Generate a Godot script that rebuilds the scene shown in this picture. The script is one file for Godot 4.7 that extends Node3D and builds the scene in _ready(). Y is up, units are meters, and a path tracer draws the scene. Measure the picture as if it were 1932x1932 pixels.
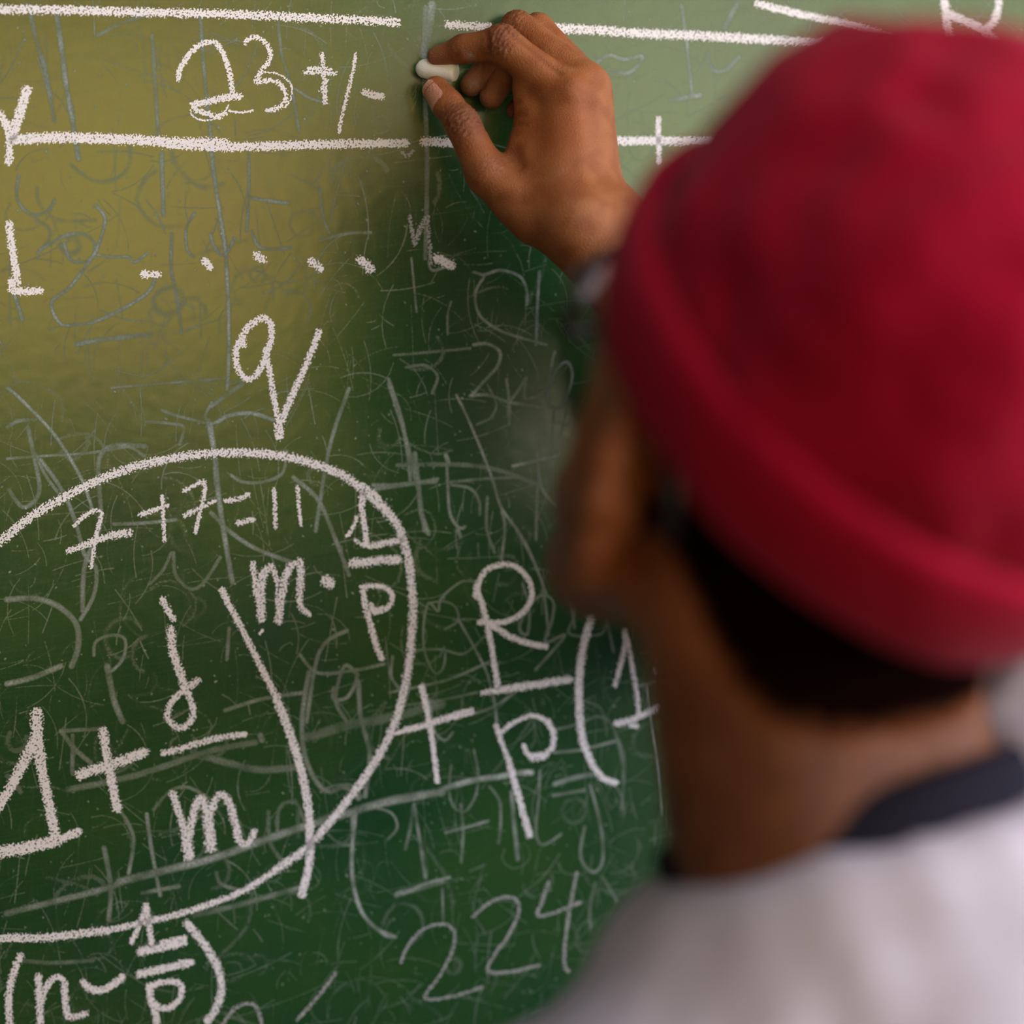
extends Node3D
# A student in a red beanie writing on a green chalkboard. y up, metres. The board's face is the plane z = 0; the room lies on its +z side.

const PATCH := Vector2(-0.08, 1.12)      # lower left corner of the written patch on the board
const PATCH_SIDE := 0.68
const BIG := 1.0e6

var grain := FastNoiseLite.new()
var streak := FastNoiseLite.new()
var folds := FastNoiseLite.new()
var rng := RandomNumberGenerator.new()
var dust := PackedFloat32Array()        # old chalk on the written patch, 0 to 1
const TEX := 2048


# ---------------------------------------------------------------- small helpers
func lin(r: float, g: float, b: float) -> Color:
	return Color(r, g, b).linear_to_srgb()


func mat(c: Color, rough: float, spec := 0.5) -> StandardMaterial3D:
	var m := StandardMaterial3D.new()
	m.albedo_color = c
	m.roughness = rough
	m.metallic_specular = spec
	return m


func tag(o: Node, label: String, category := "", kind := "") -> void:
	if label:
		o.set_meta("label", label)
	if category:
		o.set_meta("category", category)
	if kind:
		o.set_meta("kind", kind)


func put(called: String, m: Mesh, material: Material, parent: Node = self) -> MeshInstance3D:
	var o := MeshInstance3D.new()
	o.name = called
	o.mesh = m
	o.material_override = material
	parent.add_child(o, true)
	return o


func box(st: SurfaceTool, a: Vector3, b: Vector3, bev := 0.0) -> void:
	# a box from corner a to corner b with chamfered edges
	var c := (a + b) / 2
	var h := (b - a) / 2
	for ax in 3:
		var u := (ax + 1) % 3
		var v := (ax + 2) % 3
		for s in [-1.0, 1.0]:
			var q := []
			for k in [[-1, -1], [1, -1], [1, 1], [-1, 1]]:
				var p := Vector3()
				p[ax] = h[ax] * s
				p[u] = (h[u] - bev) * k[0]
				p[v] = (h[v] - bev) * k[1]
				q.append(c + p)
			quad(st, q[0], q[1], q[2], q[3], s < 0)
	if bev <= 0.0:
		return
	for ax in 3:
		var u := (ax + 1) % 3
		var v := (ax + 2) % 3
		for su in [-1.0, 1.0]:
			for sv in [-1.0, 1.0]:
				var q := []
				for k in [[-1, 0], [1, 0], [1, 1], [-1, 1]]:
					var p := Vector3()
					p[ax] = (h[ax] - bev) * k[0]
					p[u] = (h[u] - (bev if k[1] else 0.0)) * su
					p[v] = (h[v] - (0.0 if k[1] else bev)) * sv
					q.append(c + p)
				quad(st, q[0], q[1], q[2], q[3], su * sv > 0)
	for sx in [-1.0, 1.0]:
		for sy in [-1.0, 1.0]:
			for sz in [-1.0, 1.0]:
				var s := Vector3(sx, sy, sz)
				var t := []
				for ax in 3:
					var p := h - Vector3.ONE * bev
					p[ax] = h[ax]
					t.append(c + p * s)
				if sx * sy * sz < 0:
					t.reverse()
				for i in [0, 2, 1]:
					st.add_vertex(t[i])


func quad(st: SurfaceTool, a: Vector3, b: Vector3, c: Vector3, d: Vector3, flip := false) -> void:
	for p in ([a, b, c, a, c, d] if flip else [a, c, b, a, d, c]):
		st.add_vertex(p)


func tool() -> SurfaceTool:
	var st := SurfaceTool.new()
	st.begin(Mesh.PRIMITIVE_TRIANGLES)
	return st


func flat(st: SurfaceTool) -> ArrayMesh:
	st.set_smooth_group(-1)
	st.generate_normals()
	return st.commit()


func grid_mesh(rows: Array, closed: bool) -> ArrayMesh:
	# a smooth skin over rows of points
	var st := tool()
	st.set_smooth_group(0)
	var n: int = rows[0].size()
	for j in rows.size() - 1:
		for i in (n if closed else n - 1):
			var k := (i + 1) % n
			quad(st, rows[j][i], rows[j][k], rows[j + 1][k], rows[j + 1][i])
	st.index()
	st.generate_normals()
	return st.commit()


func tube(path: Array, r: float, sides := 10, closed := false, squash := 1.0, flat_dir := Vector3.ZERO) -> ArrayMesh:
	var rows := []
	var n := path.size()
	for i in (n + 1 if closed else n):
		var a: Vector3 = path[(i - 1 + n) % n] if closed or i > 0 else path[0]
		var b: Vector3 = path[(i + 1) % n] if closed or i < n - 1 else path[n - 1]
		var t := (b - a).normalized()
		var u := (flat_dir if flat_dir else Vector3(0.13, 0.97, 0.21))
		u = (u - t * u.dot(t)).normalized()
		var v := t.cross(u)
		var row := []
		for k in sides:
			var w := TAU * k / sides
			row.append(path[i % n] + u * cos(w) * r * squash + v * sin(w) * r)
		rows.append(row)
	if not closed:
		var c0 := []
		var c1 := []
		for k in sides:
			c0.append(path[0])
			c1.append(path[n - 1])
		rows.push_front(c0)
		rows.push_back(c1)
	return grid_mesh(rows, true)


# ---------------------------------------------------------------- bodies: distance fields meshed as surface nets
class Field:
	var lo: Vector3
	var cell: float
	var nx: int
	var ny: int
	var nz: int
	var f := PackedFloat32Array()
	var acc := PackedFloat32Array()

	func _init(a: Vector3, b: Vector3, size: float) -> void:
		lo = a
		cell = size
		nx = int(ceil((b.x - a.x) / size)) + 1
		ny = int(ceil((b.y - a.y) / size)) + 1
		nz = int(ceil((b.z - a.z) / size)) + 1
		f.resize(nx * ny * nz)
		f.fill(1.0e6)
		acc.resize(nx * ny * nz)

	# prims: [a, b, ra, rb] capsules or [centre, basis, radii] ellipsoids, softly joined over k, then joined to the rest over k2 (cut takes them away)
	func add(prims: Array, k: float, k2: float, cut := false) -> void:
		var glo := Vector3.ONE * 1.0e6
		var ghi := -glo
		var pad := 4.5 * k + 2.5 * cell
		for p in prims:
			var capsule: bool = p.size() == 4
			var a: Vector3 = p[0]
			var b: Vector3 = a
			var ra: float
			var rb: float
			var bt := Basis()
			var radii := Vector3.ONE
			if capsule:
				b = p[1]
				ra = p[2]
				rb = p[3]
			else:
				bt = (p[1] as Basis).transposed()
				radii = p[2]
				ra = maxf(radii.x, maxf(radii.y, radii.z))
				rb = ra
			var ab := b - a
			var inv := 1.0 / maxf(ab.length_squared(), 1.0e-12)
			var mlo := Vector3(minf(a.x - ra, b.x - rb), minf(a.y - ra, b.y - rb), minf(a.z - ra, b.z - rb)) - Vector3.ONE * pad
			var mhi := Vector3(maxf(a.x + ra, b.x + rb), maxf(a.y + ra, b.y + rb), maxf(a.z + ra, b.z + rb)) + Vector3.ONE * pad
			glo = Vector3(minf(glo.x, mlo.x), minf(glo.y, mlo.y), minf(glo.z, mlo.z))
			ghi = Vector3(maxf(ghi.x, mhi.x), maxf(ghi.y, mhi.y), maxf(ghi.z, mhi.z))
			var i0 := maxi(0, int((mlo.x - lo.x) / cell))
			var i1 := mini(nx - 1, int((mhi.x - lo.x) / cell))
			var j0 := maxi(0, int((mlo.y - lo.y) / cell))
			var j1 := mini(ny - 1, int((mhi.y - lo.y) / cell))
			var k0 := maxi(0, int((mlo.z - lo.z) / cell))
			var k1 := mini(nz - 1, int((mhi.z - lo.z) / cell))
			for kk in range(k0, k1 + 1):
				for jj in range(j0, j1 + 1):
					var at := (kk * ny + jj) * nx
					var q := lo + Vector3(i0, jj, kk) * cell
					for ii in range(i0, i1 + 1):
						var d: float
						if capsule:
							var t := clampf((q - a).dot(ab) * inv, 0.0, 1.0)
							d = q.distance_to(a + ab * t) - ra - (rb - ra) * t
						else:
							var e := bt * (q - a)
							var e0 := (e / radii).length()
							var e1 := (e / (radii * radii)).length()
							d = e0 * (e0 - 1.0) / maxf(e1, 1.0e-6)
						if d < pad:
							acc[at + ii] += exp(clampf(-d / k, -60.0, 60.0))
						q.x += cell
		var a0 := maxi(0, int((glo.x - lo.x) / cell))
		var a1 := mini(nx - 1, int((ghi.x - lo.x) / cell))
		var b0 := maxi(0, int((glo.y - lo.y) / cell))
		var b1 := mini(ny - 1, int((ghi.y - lo.y) / cell))
		var c0 := maxi(0, int((glo.z - lo.z) / cell))
		var c1 := mini(nz - 1, int((ghi.z - lo.z) / cell))
		for kk in range(c0, c1 + 1):
			for jj in range(b0, b1 + 1):
				var at := (kk * ny + jj) * nx
				for ii in range(at + a0, at + a1 + 1):
					var e := acc[ii]
					if e <= 0.0:
						continue
					acc[ii] = 0.0
					var d := -k * log(e)
					var o := f[ii]
					if cut:
						d = -d
						var h := maxf(k2 - absf(o - d), 0.0) / k2
						f[ii] = maxf(o, d) + h * h * k2 * 0.25
					else:
						var h := maxf(k2 - absf(o - d), 0.0) / k2
						f[ii] = minf(o, d) - h * h * k2 * 0.25

	func rough(n: FastNoiseLite, amp: float, scale: Vector3) -> void:
		for kk in nz:
			for jj in ny:
				var at := (kk * ny + jj) * nx
				for ii in nx:
					if absf(f[at + ii]) < 6.0 * cell:
						var q := (lo + Vector3(ii, jj, kk) * cell) * scale
						f[at + ii] += amp * n.get_noise_3dv(q)

	# appends the zero surface to out = {v, n, i}
	func net(out: Dictionary) -> void:
		var v: PackedVector3Array = out.v
		var nn: PackedVector3Array = out.n
		var idx: PackedInt32Array = out.i
		var id := PackedInt32Array()
		id.resize(nx * ny * nz)
		var sy := nx
		var sz := nx * ny
		var reach := 4.0 * cell
		for kk in nz - 1:
			for jj in ny - 1:
				var at := (kk * ny + jj) * nx
				for ii in range(at, at + nx - 1):
					var c0 := f[ii]
					if absf(c0) > reach:
						continue
					var c1 := f[ii + 1]
					var c2 := f[ii + sy]
					var c3 := f[ii + sy + 1]
					var c4 := f[ii + sz]
					var c5 := f[ii + sz + 1]
					var c6 := f[ii + sz + sy]
					var c7 := f[ii + sz + sy + 1]
					var inside := int(c0 < 0) + int(c1 < 0) + int(c2 < 0) + int(c3 < 0) + int(c4 < 0) + int(c5 < 0) + int(c6 < 0) + int(c7 < 0)
					if inside == 0 or inside == 8:
						continue
					var s := Vector3()
					var m := 0
					if (c0 < 0) != (c1 < 0):
						s += Vector3(c0 / (c0 - c1), 0, 0); m += 1
					if (c2 < 0) != (c3 < 0):
						s += Vector3(c2 / (c2 - c3), 1, 0); m += 1
					if (c4 < 0) != (c5 < 0):
						s += Vector3(c4 / (c4 - c5), 0, 1); m += 1
					if (c6 < 0) != (c7 < 0):
						s += Vector3(c6 / (c6 - c7), 1, 1); m += 1
					if (c0 < 0) != (c2 < 0):
						s += Vector3(0, c0 / (c0 - c2), 0); m += 1
					if (c1 < 0) != (c3 < 0):
						s += Vector3(1, c1 / (c1 - c3), 0); m += 1
					if (c4 < 0) != (c6 < 0):
						s += Vector3(0, c4 / (c4 - c6), 1); m += 1
					if (c5 < 0) != (c7 < 0):
						s += Vector3(1, c5 / (c5 - c7), 1); m += 1
					if (c0 < 0) != (c4 < 0):
						s += Vector3(0, 0, c0 / (c0 - c4)); m += 1
					if (c1 < 0) != (c5 < 0):
						s += Vector3(1, 0, c1 / (c1 - c5)); m += 1
					if (c2 < 0) != (c6 < 0):
						s += Vector3(0, 1, c2 / (c2 - c6)); m += 1
					if (c3 < 0) != (c7 < 0):
						s += Vector3(1, 1, c3 / (c3 - c7)); m += 1
					id[ii] = v.size() + 1
					v.append(lo + (Vector3(ii - at, jj, kk) + s / m) * cell)
					nn.append(Vector3(c1 - c0 + c3 - c2 + c5 - c4 + c7 - c6, c2 - c0 + c3 - c1 + c6 - c4 + c7 - c5, c4 - c0 + c5 - c1 + c6 - c2 + c7 - c3).normalized())
		for kk in range(1, nz - 1):
			for jj in range(1, ny - 1):
				var at := (kk * ny + jj) * nx
				for ii in range(at + 1, at + nx - 1):
					if id[ii] == 0:
						continue
					var inside := f[ii] < 0
					for ax in 3:
						var step: int = [1, sy, sz][ax]
						if (f[ii + step] < 0) == inside:
							continue
						var s1: int = [sy, sz, 1][ax]
						var s2: int = [sz, 1, sy][ax]
						var a := id[ii] - 1
						var b := id[ii - s1] - 1
						var c := id[ii - s1 - s2] - 1
						var d := id[ii - s2] - 1
						if a < 0 or b < 0 or c < 0 or d < 0:
							continue
						if inside:
							idx.append_array(PackedInt32Array([a, c, b, a, d, c]))
						else:
							idx.append_array(PackedInt32Array([a, b, c, a, c, d]))
		out.v = v
		out.n = nn
		out.i = idx


func skin() -> Dictionary:
	return {"v": PackedVector3Array(), "n": PackedVector3Array(), "i": PackedInt32Array(), "c": PackedColorArray()}


func skin_mesh(s: Dictionary) -> ArrayMesh:
	var a := []
	a.resize(Mesh.ARRAY_MAX)
	a[Mesh.ARRAY_VERTEX] = s.v
	a[Mesh.ARRAY_NORMAL] = s.n
	a[Mesh.ARRAY_INDEX] = s.i
	if s.c.size() == s.v.size():
		a[Mesh.ARRAY_COLOR] = s.c
	var m := ArrayMesh.new()
	m.add_surface_from_arrays(Mesh.PRIMITIVE_TRIANGLES, a)
	return m


func renormal(s: Dictionary) -> void:
	var n: PackedVector3Array = s.n
	var v: PackedVector3Array = s.v
	var idx: PackedInt32Array = s.i
	var old := n.duplicate()
	n.fill(Vector3.ZERO)
	for t in range(0, idx.size(), 3):
		var a := idx[t]
		var b := idx[t + 1]
		var c := idx[t + 2]
		var g := (v[c] - v[a]).cross(v[b] - v[a])
		n[a] += g
		n[b] += g
		n[c] += g
	for i in n.size():
		n[i] = n[i].normalized() if n[i].length_squared() > 1e-30 else old[i]
	s.n = n


# ---------------------------------------------------------------- chalk
func smooth_path(q: Array) -> PackedVector2Array:
	# q: x, y, x, y ... in tenths of a millimetre on the written patch; gives millimetres, rounded through the points
	var p := PackedVector2Array()
	for i in range(0, q.size(), 2):
		p.append(Vector2(q[i], q[i + 1]) / 10.0)
	var out := PackedVector2Array()
	for i in p.size() - 1:
		var a := p[maxi(i - 1, 0)]
		var d := p[mini(i + 2, p.size() - 1)]
		var m := maxi(2, int(p[i].distance_to(p[i + 1]) / 1.2))
		for k in m:
			out.append(p[i].cubic_interpolate(p[i + 1], a, d, float(k) / m))
	out.append(p[p.size() - 1])
	return out


func chalk_symbol(board: Node, called: String, label: String, thin: int, strokes: Array, material: Material) -> void:
	# a film of chalk crumbs that clings to the board: marching squares on the strokes' distance and a grain
	var paths := []
	var lo := Vector2(1e6, 1e6)
	var hi := -lo
	for s in strokes:
		var p := smooth_path(s[1])
		paths.append([s[0] / 20.0, p])
		for q in p:
			lo = lo.min(q - Vector2.ONE * s[0] * 0.08)
			hi = hi.max(q + Vector2.ONE * s[0] * 0.08)
	var c := 0.3
	var w := int((hi.x - lo.x) / c) + 3
	var h := int((hi.y - lo.y) / c) + 3
	var f := PackedFloat32Array()
	f.resize(w * h)
	f.fill(-9.0)
	for s in paths:
		var hw: float = s[0]
		var p: PackedVector2Array = s[1]
		for i in p.size() - 1:
			var a := p[i]
			var b := p[i + 1]
			var ab := b - a
			var inv := 1.0 / maxf(ab.length_squared(), 1e-6)
			var r := hw * 1.5
			for y in range(maxi(0, int((minf(a.y, b.y) - r - lo.y) / c)), mini(h - 1, int((maxf(a.y, b.y) + r - lo.y) / c)) + 1):
				for x in range(maxi(0, int((minf(a.x, b.x) - r - lo.x) / c)), mini(w - 1, int((maxf(a.x, b.x) + r - lo.x) / c)) + 1):
					var q := lo + Vector2(x, y) * c
					var t := clampf((q - a).dot(ab) * inv, 0.0, 1.0)
					var d := (hw - q.distance_to(a + ab * t)) / (hw * 0.27 + 0.12)
					if d > f[y * w + x]:
						f[y * w + x] = d
	var dry := rng.randf_range(0.7, 1.0) if thin == 0 else 1.0
	for y in h:
		for x in w:
			var d := f[y * w + x]
			if d < -3.0:
				continue
			var q := lo + Vector2(x, y) * c
			var n := grain.get_noise_2d(q.x, q.y) + 0.8 * streak.get_noise_2d((q.x + q.y) * 0.75, (q.y - q.x) * 1.7)
			var big := folds.get_noise_2d(q.x * 3.0, q.y * 3.0)
			f[y * w + x] = minf(d, 1.0) - 0.06 + dry * n * 1.6 + 0.55 * big * dry - (0.25 if thin else 0.0)
	var v := PackedVector3Array()
	var z := 0.00022
	for y in h - 1:
		var run := -1
		for x in w:
			var i := y * w + x
			var full := x < w - 1 and f[i] > 0 and f[i + 1] > 0 and f[i + w] > 0 and f[i + w + 1] > 0
			if full:
				if run < 0:
					run = x
				continue
			if run >= 0:
				var x0 := lo.x + run * c
				var x1 := lo.x + x * c
				var y0 := lo.y + y * c
				var y1 := y0 + c
				for q in [Vector2(x0, y0), Vector2(x1, y1), Vector2(x1, y0), Vector2(x0, y0), Vector2(x0, y1), Vector2(x1, y1)]:
					v.append(Vector3(PATCH.x + q.x * 0.001, PATCH.y + q.y * 0.001, z))
				run = -1
			if x == w - 1:
				continue
			var poly := PackedVector2Array()
			var last := i
			var corners := [i, i + 1, i + w + 1, i + w]
			var place := [Vector2(x, y), Vector2(x + 1, y), Vector2(x + 1, y + 1), Vector2(x, y + 1)]
			for k in 4:
				var fa := f[corners[k]]
				var fb := f[corners[(k + 1) % 4]]
				if fa > 0:
					poly.append(place[k])
				if (fa > 0) != (fb > 0):
					poly.append(place[k].lerp(place[(k + 1) % 4], fa / (fa - fb)))
			for k in range(1, poly.size() - 1):
				for q in [poly[0], poly[k + 1], poly[k]]:
					v.append(Vector3(PATCH.x + (lo.x + q.x * c) * 0.001, PATCH.y + (lo.y + q.y * c) * 0.001, z))
	if v.is_empty():
		return
	var n := PackedVector3Array()
	n.resize(v.size())
	n.fill(Vector3(0, 0, 1))
	var a := []
	a.resize(Mesh.ARRAY_MAX)
	a[Mesh.ARRAY_VERTEX] = v
	a[Mesh.ARRAY_NORMAL] = n
	var m := ArrayMesh.new()
	m.add_surface_from_arrays(Mesh.PRIMITIVE_TRIANGLES, a)
	tag(put(called, m, material, board), label)


func smear(width: float, amount: float, q: Array) -> void:
	# a rubbed-out stroke, left as faint dust in the board's texture
	line(smooth_path(q), width / 20.0, amount / 100.0)


func line(p: PackedVector2Array, hw: float, amount: float) -> void:
	var k := TEX / (PATCH_SIDE * 1000.0)
	var r := hw * k
	for i in p.size() - 1:
		var a := Vector2(p[i].x, PATCH_SIDE * 1000.0 - p[i].y) * k
		var b := Vector2(p[i + 1].x, PATCH_SIDE * 1000.0 - p[i + 1].y) * k
		var ab := b - a
		var inv := 1.0 / maxf(ab.length_squared(), 1e-6)
		for y in range(int(minf(a.y, b.y) - r), int(maxf(a.y, b.y) + r) + 2):
			for x in range(int(minf(a.x, b.x) - r), int(maxf(a.x, b.x) + r) + 2):
				var t := clampf((Vector2(x, y) - a).dot(ab) * inv, 0.0, 1.0)
				var d := Vector2(x, y).distance_to(a + ab * t) / r
				if d < 1.0:
					var at := (y & 2047) * TEX + (x & 2047)
					var s := amount * smoothstep(0.0, 0.75, 1.0 - d)
					if s > dust[at]:
						dust[at] = s


func noise(f: float, kind := FastNoiseLite.TYPE_SIMPLEX_SMOOTH, octaves := 3, sd := 1) -> FastNoiseLite:
	var n := FastNoiseLite.new()
	n.noise_type = kind
	n.frequency = f
	n.seed = sd
	n.fractal_octaves = octaves
	if octaves == 1:
		n.fractal_type = FastNoiseLite.FRACTAL_NONE
	return n


func bump(n: FastNoiseLite, side := 512) -> ImageTexture:
	return ImageTexture.create_from_image(n.get_seamless_image(side, side))


func _ready() -> void:
	# ------------------------------------------------ camera, sky, daylight, exposure
	var cam := Camera3D.new()
	cam.name = "camera"
	cam.position = Vector3(0, 1.66, 1.2011)
	cam.rotation_degrees = Vector3(-8, -12, 0)
	cam.fov = 26.631
	cam.near = 0.02
	cam.far = 50.0
	var lens := CameraAttributesPhysical.new()
	lens.frustum_focal_length = 50.0
	lens.frustum_focus_distance = 1.178
	lens.frustum_near = 0.02
	lens.frustum_far = 50.0
	lens.exposure_aperture = 1.45
	cam.attributes = lens
	add_child(cam)
	cam.current = true
	var env := Environment.new()
	env.background_mode = Environment.BG_SKY
	var sky := ProceduralSkyMaterial.new()
	sky.sky_top_color = Color(0.75, 0.83, 0.95)
	sky.sky_horizon_color = Color(0.95, 0.93, 0.88)
	sky.ground_bottom_color = Color(0.36, 0.33, 0.28)
	sky.ground_horizon_color = Color(0.75, 0.72, 0.66)
	sky.sky_energy_multiplier = 0.8
	env.sky = Sky.new()
	env.sky.sky_material = sky
	env.tonemap_mode = Environment.TONE_MAPPER_LINEAR
	env.tonemap_exposure = 1.08
	env.sdfgi_enabled = true
	env.ssao_enabled = true
	env.ssil_enabled = true
	var we := WorldEnvironment.new()
	we.name = "world_environment"
	we.environment = env
	add_child(we)
	daylight("added_blind_light", Vector3(0.05, 1.73, 5.13), Vector3(0, 0, 0), Vector2(1.5, 1.14), 2.15, Color(1.0, 0.84, 0.45))  # warm light added for the tan reflection on the board
	daylight("window_light_rear", Vector3(2.35, 1.8, 5.13), Vector3(0, 0, 0), Vector2(2.2, 1.5), 3.8, Color(1.0, 0.97, 0.76))
	daylight("window_light_side", Vector3(4.12, 1.8, 2.4), Vector3(0, 90, 0), Vector2(3.4, 1.5), 23.0, Color(0.95, 0.955, 1.0))

	grain = noise(0.62, FastNoiseLite.TYPE_SIMPLEX, 1, 4)
	streak = noise(0.42, FastNoiseLite.TYPE_SIMPLEX, 1, 9)
	folds = noise(0.06, FastNoiseLite.TYPE_SIMPLEX_SMOOTH, 2, 21)
	rng.seed = 77

	room()
	var board := chalkboard()
	writing(board)
	person()
	chalk_piece()
	eyeglasses()


func daylight(called: String, at: Vector3, turn: Vector3, size: Vector2, energy: float, c: Color) -> void:
	var l := AreaLight3D.new()
	l.name = called
	l.position = at
	l.rotation_degrees = turn
	l.area_size = size
	l.light_energy = energy
	l.light_color = c
	l.shadow_enabled = true
	l.area_range = 20.0
	l.area_attenuation = 2.0
	add_child(l, true)


# ---------------------------------------------------------------- the classroom
func room() -> void:
	var plaster := mat(Color(0.80, 0.77, 0.71), 0.85, 0.3)
	plaster.heightmap_enabled = true
	plaster.heightmap_texture = bump(noise(0.03, FastNoiseLite.TYPE_SIMPLEX_SMOOTH, 4, 3))
	plaster.heightmap_scale = 0.1
	plaster.uv1_triplanar = true
	plaster.uv1_world_triplanar = true
	var white := mat(Color(0.9, 0.89, 0.86), 0.8, 0.3)
	var wood := mat(Color(0.27, 0.18, 0.11), 0.6)
	var trim := mat(Color(0.85, 0.84, 0.8), 0.4)
	var st := tool()
	box(st, Vector3(-2.6, 0, -0.17), Vector3(4.2, 3, -0.021))
	tag(put("wall_front", flat(st), plaster), "plain plaster wall that carries the green chalkboard", "", "structure")
	st = tool()
	box(st, Vector3(-2.75, 0, -0.17), Vector3(-2.6, 3, 5.35))
	tag(put("wall_left", flat(st), plaster), "plain plaster wall left of the chalkboard wall", "", "structure")
	st = tool()
	box(st, Vector3(-2.6, 0, 5.2), Vector3(4.2, 1.0, 5.35))
	box(st, Vector3(-2.6, 2.6, 5.2), Vector3(4.2, 3.0, 5.35))
	box(st, Vector3(-2.6, 1.0, 5.2), Vector3(-0.70, 2.6, 5.35))
	box(st, Vector3(0.80, 1.0, 5.2), Vector3(1.25, 2.6, 5.35))
	box(st, Vector3(3.45, 1.0, 5.2), Vector3(4.2, 2.6, 5.35))
	tag(put("wall_back", flat(st), plaster), "plaster wall with a wide window facing the chalkboard", "", "structure")
	st = tool()
	box(st, Vector3(4.2, 0, -0.17), Vector3(4.35, 1.0, 5.35))
	box(st, Vector3(4.2, 2.6, -0.17), Vector3(4.35, 3.0, 5.35))
	box(st, Vector3(4.2, 1.0, -0.17), Vector3(4.35, 2.6, 0.7))
	box(st, Vector3(4.2, 1.0, 4.1), Vector3(4.35, 2.6, 5.35))
	tag(put("wall_right", flat(st), plaster), "plaster wall with the side window", "", "structure")
	st = tool()
	box(st, Vector3(-2.75, -0.12, -0.17), Vector3(4.35, 0, 5.35))
	tag(put("floor", flat(st), wood), "brown wooden classroom floor", "", "structure")
	st = tool()
	box(st, Vector3(-2.75, 3.0, -0.17), Vector3(4.35, 3.12, 5.35))
	tag(put("ceiling", flat(st), white), "white classroom ceiling", "", "structure")
	var dimming_panel := mat(Color(0.13, 0.17, 0.13), 0.55, 0.4)  # unseen dark panels, added to cut reflections and bounced light
	st = tool()
	box(st, Vector3(-2.6, 0.0, 5.185), Vector3(4.2, 0.98, 5.2), 0.003)
	tag(put("added_trim_1", flat(st), dimming_panel), "unseen dark green panel added below the rear windows to dim reflections", "", "structure")
	st = tool()
	box(st, Vector3(4.185, 0.0, -0.02), Vector3(4.2, 0.98, 5.185), 0.003)
	tag(put("added_trim_2", flat(st), dimming_panel), "unseen dark green panel added below the side window to dim reflections", "", "structure")
	var glass := StandardMaterial3D.new()
	glass.transparency = BaseMaterial3D.TRANSPARENCY_ALPHA
	glass.albedo_color = Color(0.95, 1, 0.98, 0.06)
	glass.roughness = 0.02
	window("window_1", Vector3(-0.70, 1.0, 5.275), Vector3(1, 0, 0), 1.5, trim, glass)
	window("window_2", Vector3(1.25, 1.0, 5.275), Vector3(1, 0, 0), 2.2, trim, glass)
	window("window_3", Vector3(4.275, 1.0, 0.7), Vector3(0, 0, 1), 3.4, trim, glass)
	# an unseen glowing blind, added so the board mirrors a warm tan
	var blind := mat(Color(0.72, 0.5, 0.26), 0.9, 0.1)
	blind.emission_enabled = true
	blind.emission = Color(0.9, 0.62, 0.3)
	blind.emission_energy_multiplier = 0.5
	var root := Node3D.new()
	root.name = "added_window_blind"
	root.position = Vector3(0.05, 2.6, 5.18)
	tag(root, "glowing tan blind added in the unseen rear wall for the warm reflection on the board", "blind")
	add_child(root, true)
	st = tool()
	box(st, Vector3(-0.76, 1.73 - 1.14 / 2 - 2.6, -0.004), Vector3(0.76, 0.02, 0.004), 0.001)
	put("blind_cloth", flat(st), blind, root)
	put("blind_roller", tube([Vector3(-0.78, 0.04, 0), Vector3(0.78, 0.04, 0)], 0.025, 14), trim, root)
	for at in [Vector3(0.8, 2.93, 1.3), Vector3(2.4, 2.93, 1.3)]:
		added_lamp(at, trim)


func added_lamp(at: Vector3, trim: Material) -> void:  # unseen ceiling fixture, added as fill light for board and figure
	var root := Node3D.new()
	root.name = "added_ceiling_light"
	root.position = at
	tag(root, "unseen ceiling light added as fill, %s" % ("nearer the chalkboard's middle" if at.x < 2.0 else "nearer the side window"), "ceiling light")
	add_child(root, true)
	var st := tool()
	box(st, Vector3(-0.7, 0.0, -0.16), Vector3(0.7, 0.07, 0.16), 0.006)
	put("housing", flat(st), trim, root)
	var glow := mat(Color(0.95, 0.95, 0.95), 0.6)
	glow.emission_enabled = true
	glow.emission = Color(1, 0.97, 0.95)
	glow.emission_energy_multiplier = 1.0
	st = tool()
	box(st, Vector3(-0.66, -0.012, -0.13), Vector3(0.66, 0.0, 0.13), 0.004)
	put("diffuser", flat(st), glow, root)
	daylight("ceiling_fill_beam", at + Vector3(0, -0.02, 0), Vector3(-90, 0, 0), Vector2(1.3, 0.25), 1.6, Color(0.96, 0.95, 1.0))


func window(called: String, at: Vector3, along: Vector3, w: float, trim: Material, glass: Material) -> void:
	var root := Node3D.new()
	root.name = called
	tag(root, {"window_1": "rear classroom window behind the added tan blind", "window_2": "rear classroom window with a bare pane", "window_3": "long side window of the classroom"}[called], "", "structure")
	add_child(root, true)
	var t := Vector3(along.z, 0, along.x) * 0.03
	var st := tool()
	for y in [0.0, 1.55]:
		var a: Vector3 = at + Vector3(0, y, 0)
		box(st, (a - t).min(a + t), (a - t).max(a + t) + along * w + Vector3(0, 0.05, 0), 0.004)
	for i in 4:
		var a: Vector3 = at + along * (w - 0.05) * i / 3.0
		box(st, a - t, a + t + along * 0.05 + Vector3(0, 1.6, 0), 0.004)
	put("window_frame", flat(st), trim, root)
	for i in 3:
		var a: Vector3 = at + along * ((w - 0.05) * i / 3.0 + 0.05) + Vector3(0, 0.05, 0)
		st = tool()
		box(st, a - t * 0.1, a + t * 0.1 + along * ((w - 0.05) / 3.0 - 0.05) + Vector3(0, 1.5, 0))
		put("pane", flat(st), glass, root)


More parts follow.
